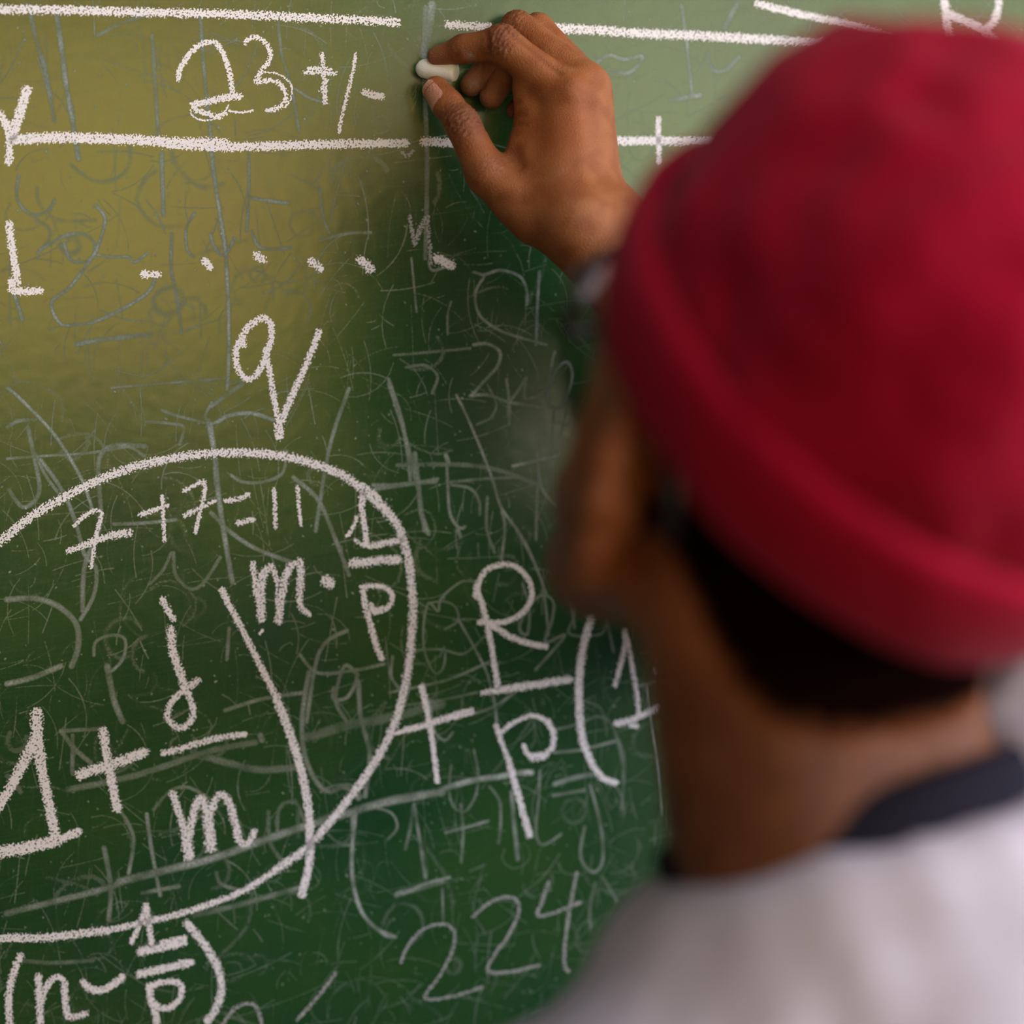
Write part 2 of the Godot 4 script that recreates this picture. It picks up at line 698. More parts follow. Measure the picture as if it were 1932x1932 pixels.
func chalkboard() -> Node3D:
	var root := Node3D.new()
	root.name = "chalkboard"
	tag(root, "worn green chalkboard covered in chalk formulas and rubbed out scribbles", "chalkboard")
	add_child(root, true)
	old_chalk()
	var m := mat(Color.WHITE, 1.0, 0.6)
	board_textures(m)
	m.heightmap_enabled = true
	var fine := bump(noise(0.09, FastNoiseLite.TYPE_SIMPLEX, 3, 5), 512)
	m.heightmap_texture = fine
	m.heightmap_scale = 0.004
	var st := tool()
	var x0 := -1.3
	var x1 := 2.3
	var y0 := 0.85
	var y1 := 2.15
	st.set_uv(Vector2.ZERO)
	box(st, Vector3(x0, y0, -0.02), Vector3(x1, y1, -0.0006))
	for p in [Vector2(x0, y0), Vector2(x1, y1), Vector2(x1, y0), Vector2(x0, y0), Vector2(x0, y1), Vector2(x1, y1)]:
		st.set_uv(Vector2((p.x - PATCH.x) / PATCH_SIDE, 1.0 - (p.y - PATCH.y) / PATCH_SIDE))
		st.add_vertex(Vector3(p.x, p.y, 0))
	put("board_surface", flat(st), m, root)
	var rail := mat(Color(0.42, 0.28, 0.16), 0.45)
	for e in [[Vector3(x0 - 0.05, y0 - 0.05, -0.021), Vector3(x1 + 0.05, y0, 0.014)], [Vector3(x0 - 0.05, y1, -0.021), Vector3(x1 + 0.05, y1 + 0.05, 0.014)], [Vector3(x0 - 0.05, y0, -0.021), Vector3(x0, y1, 0.014)], [Vector3(x1, y0, -0.021), Vector3(x1 + 0.05, y1, 0.014)]]:
		st = tool()
		box(st, e[0], e[1], 0.004)
		put("frame_rail", flat(st), rail, root)
	st = tool()
	box(st, Vector3(x0, y0 - 0.065, 0.014), Vector3(x1, y0 - 0.05, 0.09), 0.003)
	box(st, Vector3(x0, y0 - 0.05, 0.08), Vector3(x1, y0 - 0.03, 0.09), 0.003)
	put("chalk_tray", flat(st), rail, root)
	return root


func old_chalk() -> void:
	dust.resize(TEX * TEX)
	smear(31, 26, [2400, 1919, 2397, 1782, 2390, 1612, 2406, 1473])
	smear(21, 45, [2406, 1473, 2456, 1319, 2529, 1228, 2591, 1170, 2649, 1160])
	smear(27, 26, [2764, 1961, 2794, 1757, 2830, 1508])
	smear(31, 16, [2759, 1951, 2737, 1803, 2710, 1693])
	smear(21, 34, [2698, 1421, 2824, 1474, 2975, 1504])
	smear(23, 30, [2952, 1779, 3079, 1804, 3206, 1833])
	smear(23, 24, [3042, 1945, 3056, 1784, 3044, 1591])
	smear(23, 22, [3217, 2042, 3275, 1953, 3283, 1823, 3270, 1695])
	smear(36, 26, [3350, 2002, 3364, 1808, 3387, 1590])
	smear(21, 26, [3520, 2121, 3515, 1960, 3496, 1778, 3510, 1691, 3543, 1667, 3591, 1686, 3650, 1725])
	smear(21, 20, [2985, 2182, 2974, 2024, 3005, 1926, 3069, 1901, 3132, 1993, 3148, 2120, 3122, 2270])
	smear(47, 32, [2215, 1904, 2421, 1944, 2650, 1984, 2817, 2006, 2964, 2051])
	smear(48, 58, [2964, 2051, 3111, 2085, 3260, 2098, 3366, 2113, 3467, 2113])
	smear(42, 30, [3612, 2035, 3708, 2062, 3838, 2082])
	smear(25, 34, [3611, 2228, 3772, 2236, 3977, 2277])
	smear(29, 18, [3601, 1966, 3795, 1987])
	smear(25, 24, [3827, 2018, 3871, 1864, 3905, 1688, 3906, 1535, 3857, 1478, 3797, 1520, 3770, 1609, 3796, 1760])
	smear(25, 18, [3863, 1407, 3831, 1256, 3837, 1134])
	smear(21, 16, [3906, 1448, 4006, 1276])
	smear(21, 18, [3999, 2288, 4038, 2146, 4024, 1855])
	smear(19, 20, [3099, 1534, 3184, 1566])
	smear(21, 22, [2426, 1949, 2525, 1954, 2628, 1916, 2664, 1829, 2606, 1758])
	smear(21, 14, [2255, 1812, 2316, 1755, 2378, 1735])
	smear(19, 26, [2930, 1437, 2934, 1242])
	smear(25, 14, [2217, 2067, 2279, 2095, 2392, 2099, 2453, 2022])
	smear(19, 22, [3144, 3271, 3048, 3274, 2932, 3183, 2913, 3107, 2856, 3157, 2826, 3014, 2835, 2860, 2892, 2742, 2940, 2769, 2955, 2855])
	smear(21, 32, [3037, 3044, 3124, 2886, 3201, 2728, 3249, 2531, 3259, 2364])
	smear(17, 18, [2856, 3157, 2952, 3163, 3018, 3122, 3028, 3045, 2951, 3000])
	smear(19, 18, [2778, 2882, 2931, 2880, 3066, 2850, 3201, 2960])
	smear(19, 26, [3376, 3569, 3444, 3452, 3522, 3276, 3551, 3130, 3571, 2935])
	smear(23, 24, [3415, 3251, 3454, 3105, 3444, 2950, 3395, 2991, 3454, 3115, 3532, 3179, 3600, 3138, 3591, 3022, 3552, 2897, 3670, 2931, 3493, 2734])
	smear(23, 24, [3678, 3290, 3708, 3153, 3728, 2977])
	smear(21, 20, [3757, 3248, 3728, 3055, 3699, 2940, 3887, 2932, 3926, 3028])
	smear(23, 18, [3905, 3165, 3936, 2969, 3967, 2821])
	smear(25, 24, [2644, 2849, 2634, 2734, 2681, 2660])
	smear(21, 18, [2699, 2558, 2910, 2576, 3142, 2614])
	smear(21, 24, [2623, 2638, 2815, 2668, 2988, 2704, 3220, 2795])
	smear(23, 26, [3123, 2488, 3239, 2522, 3357, 2594])
	smear(21, 24, [2862, 2579, 2885, 2403, 2948, 2336, 2996, 2382])
	smear(23, 20, [3612, 2366, 3751, 2393, 3870, 2432, 3960, 2378, 4021, 2176, 4032, 2055])
	smear(21, 12, [3780, 2535, 3889, 2480, 3930, 2339])
	smear(23, 34, [4178, 2604, 4211, 2365, 4253, 2113, 4282, 1810])
	smear(23, 40, [4128, 2607, 4238, 2631])
	smear(19, 24, [4136, 2804, 4246, 2819])
	smear(25, 22, [3984, 3133, 4085, 3022, 4155, 2980])
	smear(22, 36, [3025, 4363, 3075, 4263, 3146, 4101, 3186, 4000, 3237, 3867, 3288, 3704, 3391, 3558, 3453, 3444, 3516, 3298, 3557, 3192])
	smear(24, 24, [3288, 3704, 3309, 3581, 3288, 3398])
	smear(26, 26, [3512, 5062, 3502, 4893, 3493, 4645])
	smear(24, 30, [3128, 5064, 3188, 5049, 3289, 5073, 3401, 5033, 3441, 4943, 3436, 4874])
	smear(22, 30, [3188, 5034, 3138, 4946, 3157, 4827, 3248, 4747, 3370, 4696, 3554, 4644])
	smear(26, 36, [3127, 4650, 3208, 4654, 3279, 4608, 3268, 4529, 3197, 4450, 3116, 4362])
	smear(26, 30, [3106, 4357, 3207, 4360, 3329, 4318, 3514, 4284])
	smear(24, 26, [3319, 4448, 3334, 4318, 3334, 4187])
	smear(22, 26, [3329, 4308, 3391, 4387, 3432, 4456])
	smear(22, 28, [3437, 4456, 3432, 4336, 3555, 4384, 3616, 4503, 3678, 4543, 3709, 4462, 3668, 4322, 3617, 4272, 3565, 4324, 3585, 4524, 3605, 4604])
	smear(26, 46, [3355, 3945, 3494, 3972, 3638, 4004])
	smear(26, 36, [3499, 4108, 3504, 3962, 3530, 3809, 3618, 3705])
	smear(24, 20, [3504, 3840, 3499, 3688, 3494, 3514])
	smear(24, 28, [2968, 4005, 2972, 3854, 2987, 3672, 3042, 3590, 3073, 3599])
	smear(34, 36, [2963, 4015, 2978, 3975])
	smear(30, 26, [3032, 3580, 3047, 3539])
	smear(24, 20, [2992, 3844, 3104, 3820, 3155, 3748, 3160, 3667])
	smear(28, 26, [2539, 3856, 2740, 3855, 2912, 3881])
	smear(24, 20, [2972, 3859, 3166, 3874, 3401, 3878])
	smear(36, 15, [2680, 3967, 2942, 3965, 3145, 3950, 3309, 3911, 3484, 3841])
	smear(40, 24, [2781, 4029, 2800, 3859, 2819, 3677, 2859, 3565])
	smear(30, 22, [2634, 4459, 2703, 4240, 2741, 4030, 2755, 3880])
	smear(20, 16, [3146, 4191, 3227, 4230, 3258, 4309, 3207, 4420])
	smear(18, 18, [2997, 4898, 2976, 4819, 2976, 4711])
	smear(24, 18, [2735, 4527, 2845, 4535, 2915, 4474, 2884, 4376])
	smear(22, 14, [2665, 4597, 2845, 4609, 3107, 4630])
	smear(26, 16, [3206, 3767, 3201, 3585, 3247, 3441])
	smear(22, 24, [2868, 5124, 2888, 5075, 2968, 5094])
	smear(18, 20, [2769, 5144, 2778, 5046, 2797, 4841])
	smear(25, 26, [1025, 5437, 1065, 5385, 1068, 5334, 1030, 5221, 997, 5159, 870, 4994, 777, 4923, 780, 4850, 824, 4792, 905, 4786, 1019, 4811, 1164, 4878, 1290, 4960, 1333, 5033])
	smear(25, 18, [616, 5599, 602, 5487, 640, 5416, 700, 5386, 771, 5416, 803, 5467])
	smear(25, 14, [699, 5365, 768, 5314, 766, 5252, 704, 5181])
	smear(25, 18, [847, 5232, 875, 5149, 935, 5128, 997, 5159, 1010, 5231, 950, 5283, 848, 5273, 745, 5211])
	smear(19, 22, [1028, 5169, 1110, 5158, 1192, 5158, 1222, 5127, 1295, 5178])
	smear(31, 20, [1385, 5725, 1386, 5551, 1388, 5385])
	smear(27, 30, [1654, 5747, 1672, 5572, 1704, 5344, 1722, 5198, 1733, 4946, 1732, 4629, 1718, 4417])
	smear(27, 18, [1432, 5282, 1423, 5095, 1446, 4969, 1472, 4738])
	smear(23, 18, [1559, 5396, 1511, 5313, 1513, 5198, 1549, 5157])
	smear(23, 22, [1640, 5281, 1670, 5198, 1721, 5166, 1775, 5260])
	smear(29, 28, [575, 4945, 612, 4821])
	smear(25, 32, [519, 4448, 578, 4395, 677, 4289, 765, 4182, 844, 4053, 912, 3914, 960, 3761])
	smear(27, 18, [512, 4229, 574, 4264, 666, 4268])
	smear(31, 20, [511, 3882, 579, 3785, 652, 3825, 675, 3909, 641, 4121, 624, 4227])
	smear(25, 18, [641, 4121, 708, 3962, 796, 3832])
	smear(21, 22, [506, 4056, 711, 4067, 948, 4077, 1229, 4119])
	smear(25, 22, [996, 3933, 1009, 4060, 1062, 4112, 1176, 4104, 1248, 4054])
	smear(23, 20, [1268, 4245, 1399, 4232, 1472, 4209, 1448, 4114])
	smear(23, 24, [1632, 4344, 1594, 4271, 1630, 4227, 1715, 4268])
	smear(32, 28, [1625, 4227, 1642, 4056, 1645, 3905, 1673, 3741])
	smear(23, 18, [1358, 4307, 1441, 4274, 1609, 4228])
	smear(36, 18, [903, 4682, 1057, 4706, 1306, 4730])
	smear(17, 16, [1091, 4439, 1341, 4455, 1709, 4481])
	smear(37, 26, [842, 6465, 862, 6295, 881, 6095, 911, 5893, 936, 5690])
	smear(35, 16, [707, 6452, 737, 6293, 773, 6164, 815, 5892])
	smear(27, 18, [1348, 6354, 1358, 6100, 1371, 5795])
	smear(27, 22, [1611, 6459, 1630, 6104, 1655, 5797, 1676, 5539])
	smear(25, 16, [1059, 6349, 1182, 6416, 1325, 6464])
	smear(23, 14, [2035, 6457, 2053, 6263, 2103, 6089, 2142, 5852])
	smear(19, 26, [2124, 6079, 2207, 6028, 2312, 5998])
	smear(25, 26, [1852, 5487, 1915, 5472, 2073, 5451])
	smear(21, 22, [2254, 5540, 2268, 5383, 2304, 5288])
	smear(23, 20, [1870, 5299, 1921, 5205, 2090, 5205])
	smear(23, 18, [1862, 5736, 1858, 5487, 1844, 5299])
	smear(23, 18, [2250, 5246, 2411, 5283, 2539, 5288])
	smear(35, 18, [2858, 6534, 2850, 6190, 2862, 5670, 2850, 5143])
	smear(58, 26, [2894, 6549, 2875, 6406, 2842, 6276])
	smear(27, 30, [4343, 6577, 4377, 6358, 4412, 6079])
	smear(36, 34, [4287, 6039, 4459, 6070])
	smear(42, 20, [4672, 6584, 4601, 6450])
	smear(27, 30, [3837, 6233, 3913, 6287, 4006, 6265, 4114, 6281, 4037, 6192, 3914, 6205])
	smear(27, 22, [4503, 6301, 4536, 6213, 4614, 6214, 4692, 6289])
	smear(38, 32, [1609, 4242, 1642, 4048, 1662, 3795, 1695, 3541, 1728, 3323])
	smear(33, 28, [1617, 3721, 1715, 3616, 1863, 3510, 2076, 3420])
	smear(33, 22, [2083, 3911, 2221, 3780, 2320, 3546, 2394, 3338])
	smear(30, 24, [2406, 4410, 2314, 4159, 2261, 3931, 2206, 3601])
	smear(30, 24, [685, 4046, 800, 3869, 868, 3680, 911, 3503, 970, 3426, 954, 3275, 877, 3139])
	smear(42, 26, [481, 3268, 626, 3269, 757, 3220, 852, 3115, 860, 2988, 821, 2875])
	smear(42, 28, [466, 2790, 612, 2821, 760, 2878])
	smear(35, 20, [890, 3189, 909, 3441, 1001, 3689, 998, 4013, 1073, 4111, 1256, 4107])
	smear(27, 26, [1074, 3674, 1246, 3675, 1418, 3689])
	smear(25, 22, [945, 2933, 959, 3009, 1046, 3043, 1119, 3015, 1104, 2901, 1015, 2815])
	smear(45, 26, [1017, 2866, 1049, 2673, 1095, 2542])
	smear(25, 16, [1262, 3327, 1338, 3401, 1389, 3500])
	smear(28, 16, [1402, 3500, 1411, 3373, 1484, 3294, 1559, 3316, 1662, 3466])
	smear(25, 24, [1733, 3932, 1795, 3893, 1907, 3890, 2021, 3937, 2048, 4063])
	smear(38, 24, [2553, 3834, 2733, 3855, 2904, 3870])
	smear(31, 20, [2635, 4431, 2722, 4150, 2797, 3828, 2835, 3582])
	smear(32, 18, [1629, 4323, 1729, 4396, 1804, 4445])
	smear(32, 28, [1664, 4235, 1727, 4271, 1851, 4281, 1975, 4241])
	smear(28, 24, [1705, 3055, 1689, 2875])
	smear(28, 20, [2107, 2883, 2208, 2774, 2414, 2778, 2595, 2809])
	smear(31, 20, [2372, 2478, 2309, 2612, 2363, 2806, 2439, 2750])
	smear(33, 22, [2140, 2489, 2196, 2827, 2261, 2954, 2378, 3014])
	smear(31, 22, [1671, 2578, 1874, 2633, 2117, 2661])
	smear(65, 30, [1055, 1605, 1311, 1655, 1569, 1705, 1829, 1782, 2092, 1860, 2355, 1926, 2621, 1991, 2932, 2027])
	smear(51, 24, [423, 1462, 674, 1511, 928, 1560, 1081, 1603])
	smear(47, 18, [1472, 1375, 1693, 1414, 1929, 1465, 2113, 1507])
	smear(36, 24, [753, 2505, 825, 2397, 910, 2314])
	smear(33, 18, [753, 2505, 978, 2507])
	smear(33, 20, [815, 2476, 808, 2254])
	smear(31, 26, [1217, 1994, 1238, 1793, 1282, 1509])
	smear(36, 22, [1181, 1530, 1386, 1556])
	smear(28, 16, [1256, 2018, 1347, 2119, 1450, 2139, 1576, 2065])
	smear(31, 26, [1066, 2029, 1138, 1866, 1107, 1655])
	smear(38, 18, [449, 2261, 520, 2166])
	smear(34, 18, [1910, 1966, 1920, 1777, 2010, 1636])
	smear(31, 24, [1606, 1622, 1631, 1553, 1747, 1505])
	smear(34, 32, [2422, 1962, 2392, 1625, 2429, 1376, 2521, 1232, 2641, 1162])
	smear(29, 14, [1960, 1801, 1976, 1989, 2068, 2010, 2118, 1899])
	smear(39, 18, [972, 1810, 1004, 1582, 986, 1382])
	smear(44, 34, [1872, 2421, 1881, 2394])
	smear(37, 22, [2443, 2712, 2454, 2498, 2504, 2281, 2475, 2027])
	smear(31, 24, [2298, 2679, 2297, 2613, 2376, 2622, 2430, 2713, 2430, 2766])
	smear(39, 22, [2156, 2779, 2114, 2515, 2124, 2302, 2187, 2137, 2265, 2066, 2357, 2087, 2436, 2015])
	smear(78, 14, [2138, 2394, 2361, 2450, 2625, 2490, 2934, 2555])
	smear(60, 13, [1543, 2320, 1837, 2224, 2097, 2223])
	smear(51, 14, [781, 2164, 1147, 2222, 1582, 2344, 1840, 2383])
	smear(36, 14, [489, 1178, 664, 1151, 891, 1148])
	smear(48, 22, [2657, 1422, 2929, 1480])
	# faint rubbed letters without number, then hairline scratches
	for i in 420:
		var c := Vector2(rng.randf() * 680.0, 680.0 * pow(rng.randf(), 1.35))
		var s := rng.randf_range(7.0, 24.0)
		var p := PackedVector2Array()
		var w := rng.randf_range(0.0, TAU)
		var turn := rng.randf_range(-2.6, 2.6)
		var q := c
		for k in 9:
			p.append(q)
			q += Vector2.from_angle(w) * s * 0.28
			w += turn * 0.28 + rng.randf_range(-0.25, 0.25)
		line(p, rng.randf_range(0.7, 2.2), rng.randf_range(0.015, 0.075))
	for i in 3000:
		var c := Vector2(rng.randf() * 680.0, 680.0 * pow(rng.randf(), 1.15))
		var p := PackedVector2Array()
		var w := rng.randf_range(0.0, TAU) if rng.randf() < 0.45 else (0.15 if rng.randf() < 0.4 else 1.62) + rng.randfn(0.0, 0.14)
		var turn := rng.randfn(0.0, 0.12)
		var s := rng.randf_range(0.8, 6.5)
		var q := c
		for k in 7:
			p.append(q)
			q += Vector2.from_angle(w) * s
			w += turn
		line(p, rng.randf_range(0.3, 0.5), rng.randf_range(0.03, 0.17) * (0.4 + rng.randf()))
	for i in 1400:
		var c := Vector2(rng.randf() * 680.0, rng.randf() * 680.0)
		line(PackedVector2Array([c, c + Vector2(rng.randf_range(-0.6, 0.6), 0.4)]), rng.randf_range(0.3, 0.65), rng.randf_range(0.15, 0.5))


func board_textures(m: StandardMaterial3D) -> void:
	# green enamel, mottled, under streaks of wiped chalk and the old strokes in dust
	var cloud := noise(0.0022, FastNoiseLite.TYPE_SIMPLEX_SMOOTH, 4, 31).get_seamless_image(TEX, TEX).get_data()
	var spot := noise(0.16, FastNoiseLite.TYPE_SIMPLEX, 3, 32).get_seamless_image(TEX, TEX).get_data()
	var wide := noise(0.02, FastNoiseLite.TYPE_SIMPLEX_SMOOTH, 4, 33).get_seamless_image(1024, 1024)
	wide.resize(2048, 128, Image.INTERPOLATE_CUBIC)
	var across := wide.get_data()                       # wiped sideways: long in x
	var tall := noise(0.03, FastNoiseLite.TYPE_SIMPLEX_SMOOTH, 4, 34).get_seamless_image(1024, 1024)
	tall.resize(2048, 128, Image.INTERPOLATE_CUBIC)
	var down := tall.get_data()
	var patch := noise(0.018, FastNoiseLite.TYPE_SIMPLEX, 2, 35).get_seamless_image(TEX, TEX).get_data()
	var matt := PackedByteArray()
	matt.resize(TEX * TEX)
	var out := PackedByteArray()
	out.resize(TEX * TEX * 3)
	var curve := PackedByteArray()                      # linear to sRGB
	for i in 1025:
		curve.append(int(255.0 * Color(i / 1024.0, 0, 0).linear_to_srgb().r + 0.5))
	var at := 0
	for y in TEX:
		for x in TEX:
			var i := y * TEX + x
			var c := cloud[i] / 255.0
			var n := spot[i] / 255.0
			var s1 := down[(((x + (y >> 4)) >> 1) & 127) * 2048 + y] / 255.0
			var s2 := across[((y + (x >> 3)) & 127) * 2048 + x] / 255.0
			var d := dust[i] * (0.3 + 1.3 * n) * (0.3 + 1.25 * patch[i] / 255.0) + 0.008 * c + 0.03 * maxf(0.0, s1 - 0.52) + 0.035 * maxf(0.0, s2 - 0.52) + 0.025 * maxf(0.0, n - 0.62)
			d = clampf(d, 0.0, 0.9)
			var g := 0.75 + 0.35 * c + 0.25 * (n - 0.5)
			out[at] = curve[int(1024.0 * ((0.008 + 0.009 * c) * g * (1.0 - d) + 0.62 * d))]
			out[at + 1] = curve[int(1024.0 * (0.062 * g * (1.0 - d) + 0.63 * d))]
			out[at + 2] = curve[int(1024.0 * ((0.021 - 0.012 * c) * g * (1.0 - d) + 0.62 * d))]
			at += 3
			matt[i] = int(255.0 * minf(0.85, 0.19 + 1.9 * d))
	dust = PackedFloat32Array()
	var im := Image.create_from_data(TEX, TEX, false, Image.FORMAT_RGB8, out)
	m.albedo_texture = ImageTexture.create_from_image(im)
	m.roughness_texture = ImageTexture.create_from_image(Image.create_from_data(TEX, TEX, false, Image.FORMAT_L8, matt))
	m.roughness_texture_channel = BaseMaterial3D.TEXTURE_CHANNEL_RED


func writing(board: Node) -> void:
	var chalk := mat(lin(0.80, 0.765, 0.78), 0.95, 0.1)
	var thin := mat(lin(0.36, 0.36, 0.35), 0.95, 0.1)
	chalk_symbol(board, "chalk_line", "chalk rule running along the top edge of the picture", 0, [[40, [502, 6477, 858, 6479, 1135, 6476, 1415, 6475, 1698, 6475, 1926, 6471, 2156, 6464, 2417, 6457, 2698, 6448]], [38, [2988, 6439, 3095, 6435, 3230, 6432]], [45, [3456, 6436, 3580, 6432, 3851, 6423, 4128, 6410, 4627, 6398, 5135, 6373, 5652, 6360]]], chalk)
	chalk_symbol(board, "chalk_line", "chalk rule slanting down behind the red beanie", 0, [[40, [4798, 6589, 5100, 6527, 5380, 6473, 5661, 6394, 5981, 6293]]], chalk)
	chalk_symbol(board, "chalk_letter", "chalk letter R high in the right corner", 0, [[49, [5948, 6618, 5972, 6474, 6000, 6336]], [50, [5993, 6544, 6194, 6457, 6328, 6335, 6418, 6223, 6520, 6087]], [43, [6291, 6625, 6265, 6515, 6194, 6457]], [44, [6317, 6170, 6517, 6173]]], chalk)
	chalk_symbol(board, "chalk_line", "chalk rule passing under 23 and behind the hand", 0, [[51, [600, 5788, 728, 5797, 864, 5801, 1166, 5795, 1474, 5780, 1685, 5779, 1742, 5773]], [44, [1399, 5771, 1678, 5756, 1888, 5760, 2205, 5771, 2557, 5781, 2741, 5783]], [47, [2848, 5792, 2943, 5790, 3153, 5785]], [45, [3824, 5804, 4009, 5806, 4212, 5807, 4384, 5805, 4699, 5804]]], chalk)
	chalk_symbol(board, "chalk_tick", "short upright chalk tick crossing the rule beside the beanie", 0, [[30, [4213, 5929, 4214, 5825, 4222, 5685]]], chalk)
	chalk_symbol(board, "chalk_letter", "chalk letter Y at the left edge", 0, [[48, [675, 6050, 638, 5939, 590, 5808]], [37, [570, 5869, 575, 5771, 569, 5668]], [34, [533, 5924, 569, 5841, 590, 5808]]], chalk)
	chalk_symbol(board, "chalk_numeral", "chalk numeral 2 of 23 with a doubled foot", 0, [[27, [1486, 6122, 1492, 6163, 1514, 6204, 1546, 6255, 1598, 6302, 1650, 6323, 1696, 6314, 1731, 6263, 1756, 6197, 1770, 6126, 1779, 6034]], [33, [1566, 5986, 1664, 6007, 1768, 6029, 1818, 6034]], [29, [1566, 5986, 1580, 5955, 1642, 5935, 1694, 5920, 1735, 5939]], [9, [1550, 5955, 1564, 5919, 1631, 5899, 1714, 5925, 1757, 5982]], [13, [1756, 5952, 1819, 5945, 1886, 5955]]], chalk)
	chalk_symbol(board, "chalk_numeral", "chalk numeral 3 of 23 before the plus sign", 0, [[23, [1854, 6323, 1888, 6349, 1929, 6348, 1971, 6318, 1991, 6272, 1982, 6226, 1947, 6179, 1932, 6164]], [23, [1942, 6169, 1913, 6112, 1978, 6120, 2030, 6109, 2063, 6073, 2073, 6027, 2049, 5985, 2007, 5964, 1970, 5959]], [9, [1937, 6164, 2020, 6160, 2082, 6125, 2108, 6079, 2097, 6017, 2070, 5975]]], chalk)
	chalk_symbol(board, "chalk_plus_sign", "chalk plus sign after 23", 0, [[19, [2177, 6165, 2262, 6168, 2355, 6162]], [17, [2199, 6188, 2273, 6192, 2325, 6182]], [23, [2277, 6264, 2283, 6184, 2290, 6091, 2291, 6003]], [16, [2266, 6070, 2303, 6122]]], chalk)
	chalk_symbol(board, "chalk_slash", "long slanting chalk slash after the plus sign", 0, [[18, [2464, 6271, 2450, 6186, 2419, 6062, 2388, 5947, 2367, 5843]]], chalk)
	chalk_symbol(board, "chalk_dash", "chalk dash nearest the piece of chalk", 0, [[35, [2512, 6060, 2554, 6049, 2609, 6041]], [23, [2530, 6049, 2574, 6032]]], chalk)
	chalk_symbol(board, "chalk_letter", "chalk corner shaped letter L at the left edge", 0, [[37, [559, 5337, 565, 5261, 575, 5169, 587, 5076, 590, 5020]], [39, [563, 5025, 564, 4984]], [39, [564, 4979, 636, 4971, 709, 4973]]], chalk)
	chalk_symbol(board, "chalk_dot", "double chalk speck leftmost in the dotted row", 0, [[41, [1274, 5062, 1290, 5058]], [17, [1290, 5058, 1334, 5051]], [34, [1329, 5062, 1352, 5059]]], chalk)
	chalk_symbol(board, "chalk_dot", "second chalk dot of the dotted row", 0, [[38, [1610, 5128, 1624, 5121, 1636, 5100]]], chalk)
	chalk_symbol(board, "chalk_dot", "third chalk dot of the dotted row", 0, [[38, [1897, 5163, 1908, 5151, 1933, 5140]]], chalk)
	chalk_symbol(board, "chalk_dot", "fourth chalk dot of the dotted row", 0, [[38, [2200, 5130, 2222, 5111, 2250, 5088]]], chalk)
	chalk_symbol(board, "chalk_dot", "fifth chalk dot of the dotted row", 0, [[45, [2482, 5131, 2506, 5113, 2535, 5081]]], chalk)
	chalk_symbol(board, "chalk_dot", "chalk dot under the hand, last of the dotted row", 0, [[50, [2919, 5140, 2955, 5122, 2997, 5101]]], chalk)
	chalk_symbol(board, "chalk_letter", "half rubbed chalk letter N under the hand", 1, [[21, [2762, 5378, 2773, 5305, 2790, 5217]], [27, [2791, 5223, 2815, 5290, 2860, 5372]], [21, [2863, 5378, 2872, 5261, 2883, 5114]]], thin)
	chalk_symbol(board, "chalk_tick", "small chalk tick left of the thumb", 1, [[18, [2719, 5736, 2752, 5710, 2782, 5742]]], thin)
	chalk_symbol(board, "chalk_letter", "large chalk letter q with a slanting tail stroke", 0, [[32, [1818, 4662, 1811, 4693, 1828, 4743, 1872, 4786, 1928, 4814, 1959, 4797, 1975, 4760, 1967, 4679, 1946, 4617, 1918, 4549, 1882, 4493, 1836, 4473, 1793, 4507, 1774, 4570, 1778, 4644, 1812, 4718]], [30, [1936, 4636, 1961, 4505, 1981, 4367, 2003, 4234]], [45, [2008, 4216, 2009, 4146]], [34, [2015, 4213, 2064, 4328, 2136, 4483, 2196, 4620, 2239, 4732]]], chalk)
	chalk_symbol(board, "chalk_loop", "large chalk loop drawn round the sum 7+7=11", 0, [[42, [419, 3564, 492, 3623, 640, 3737, 811, 3832, 1008, 3926, 1229, 4001, 1475, 4045, 1673, 4059, 1847, 4055, 2035, 4032, 2223, 3977, 2387, 3903, 2501, 3810, 2603, 3711, 2680, 3612, 2730, 3468, 2755, 3312, 2767, 3116, 2752, 2920, 2747, 2845, 2706, 2620, 2624, 2382, 2490, 2161, 2329, 1954, 2143, 1749, 1957, 1619]], [33, [1957, 1619, 1760, 1504, 1564, 1436, 1305, 1373, 985, 1322]], [42, [985, 1322, 668, 1305, 418, 1316, 344, 1324]], [24, [668, 1305, 418, 1316, 344, 1324]], [30, [2473, 3853, 2544, 3803, 2609, 3724, 2668, 3645, 2703, 3572]]], chalk)
	chalk_symbol(board, "chalk_numeral", "first crossed chalk numeral 7 of the sum", 0, [[22, [861, 3668, 911, 3719, 979, 3752, 1012, 3736, 1001, 3689, 972, 3589, 946, 3433]], [32, [824, 3528, 974, 3583, 1036, 3602]], [40, [1060, 3609, 1156, 3621]]], chalk)
	chalk_symbol(board, "chalk_plus_sign", "chalk plus sign of 7+7", 0, [[22, [1228, 3722, 1296, 3745, 1377, 3768]], [19, [1347, 3823, 1351, 3703, 1354, 3571]], [27, [1225, 3722, 1272, 3737]]], chalk)
	chalk_symbol(board, "chalk_numeral", "second crossed chalk numeral 7 of the sum", 0, [[22, [1471, 3851, 1534, 3884, 1581, 3898, 1579, 3823, 1552, 3710, 1528, 3612]], [30, [1472, 3710, 1506, 3727]], [19, [1506, 3727, 1568, 3754, 1641, 3790]]], chalk)
	chalk_symbol(board, "chalk_equals_sign", "chalk equals sign before 11", 0, [[25, [1699, 3784, 1768, 3796, 1828, 3816]], [28, [1766, 3659, 1810, 3667, 1854, 3676]]], chalk)
	chalk_symbol(board, "chalk_numeral", "first stroke 1 of the chalk number 11", 0, [[22, [1974, 3845, 1977, 3736, 1979, 3630]]], chalk)
	chalk_symbol(board, "chalk_numeral", "second stroke 1 of the chalk number 11", 0, [[19, [2107, 3857, 2113, 3750, 2122, 3638]]], chalk)
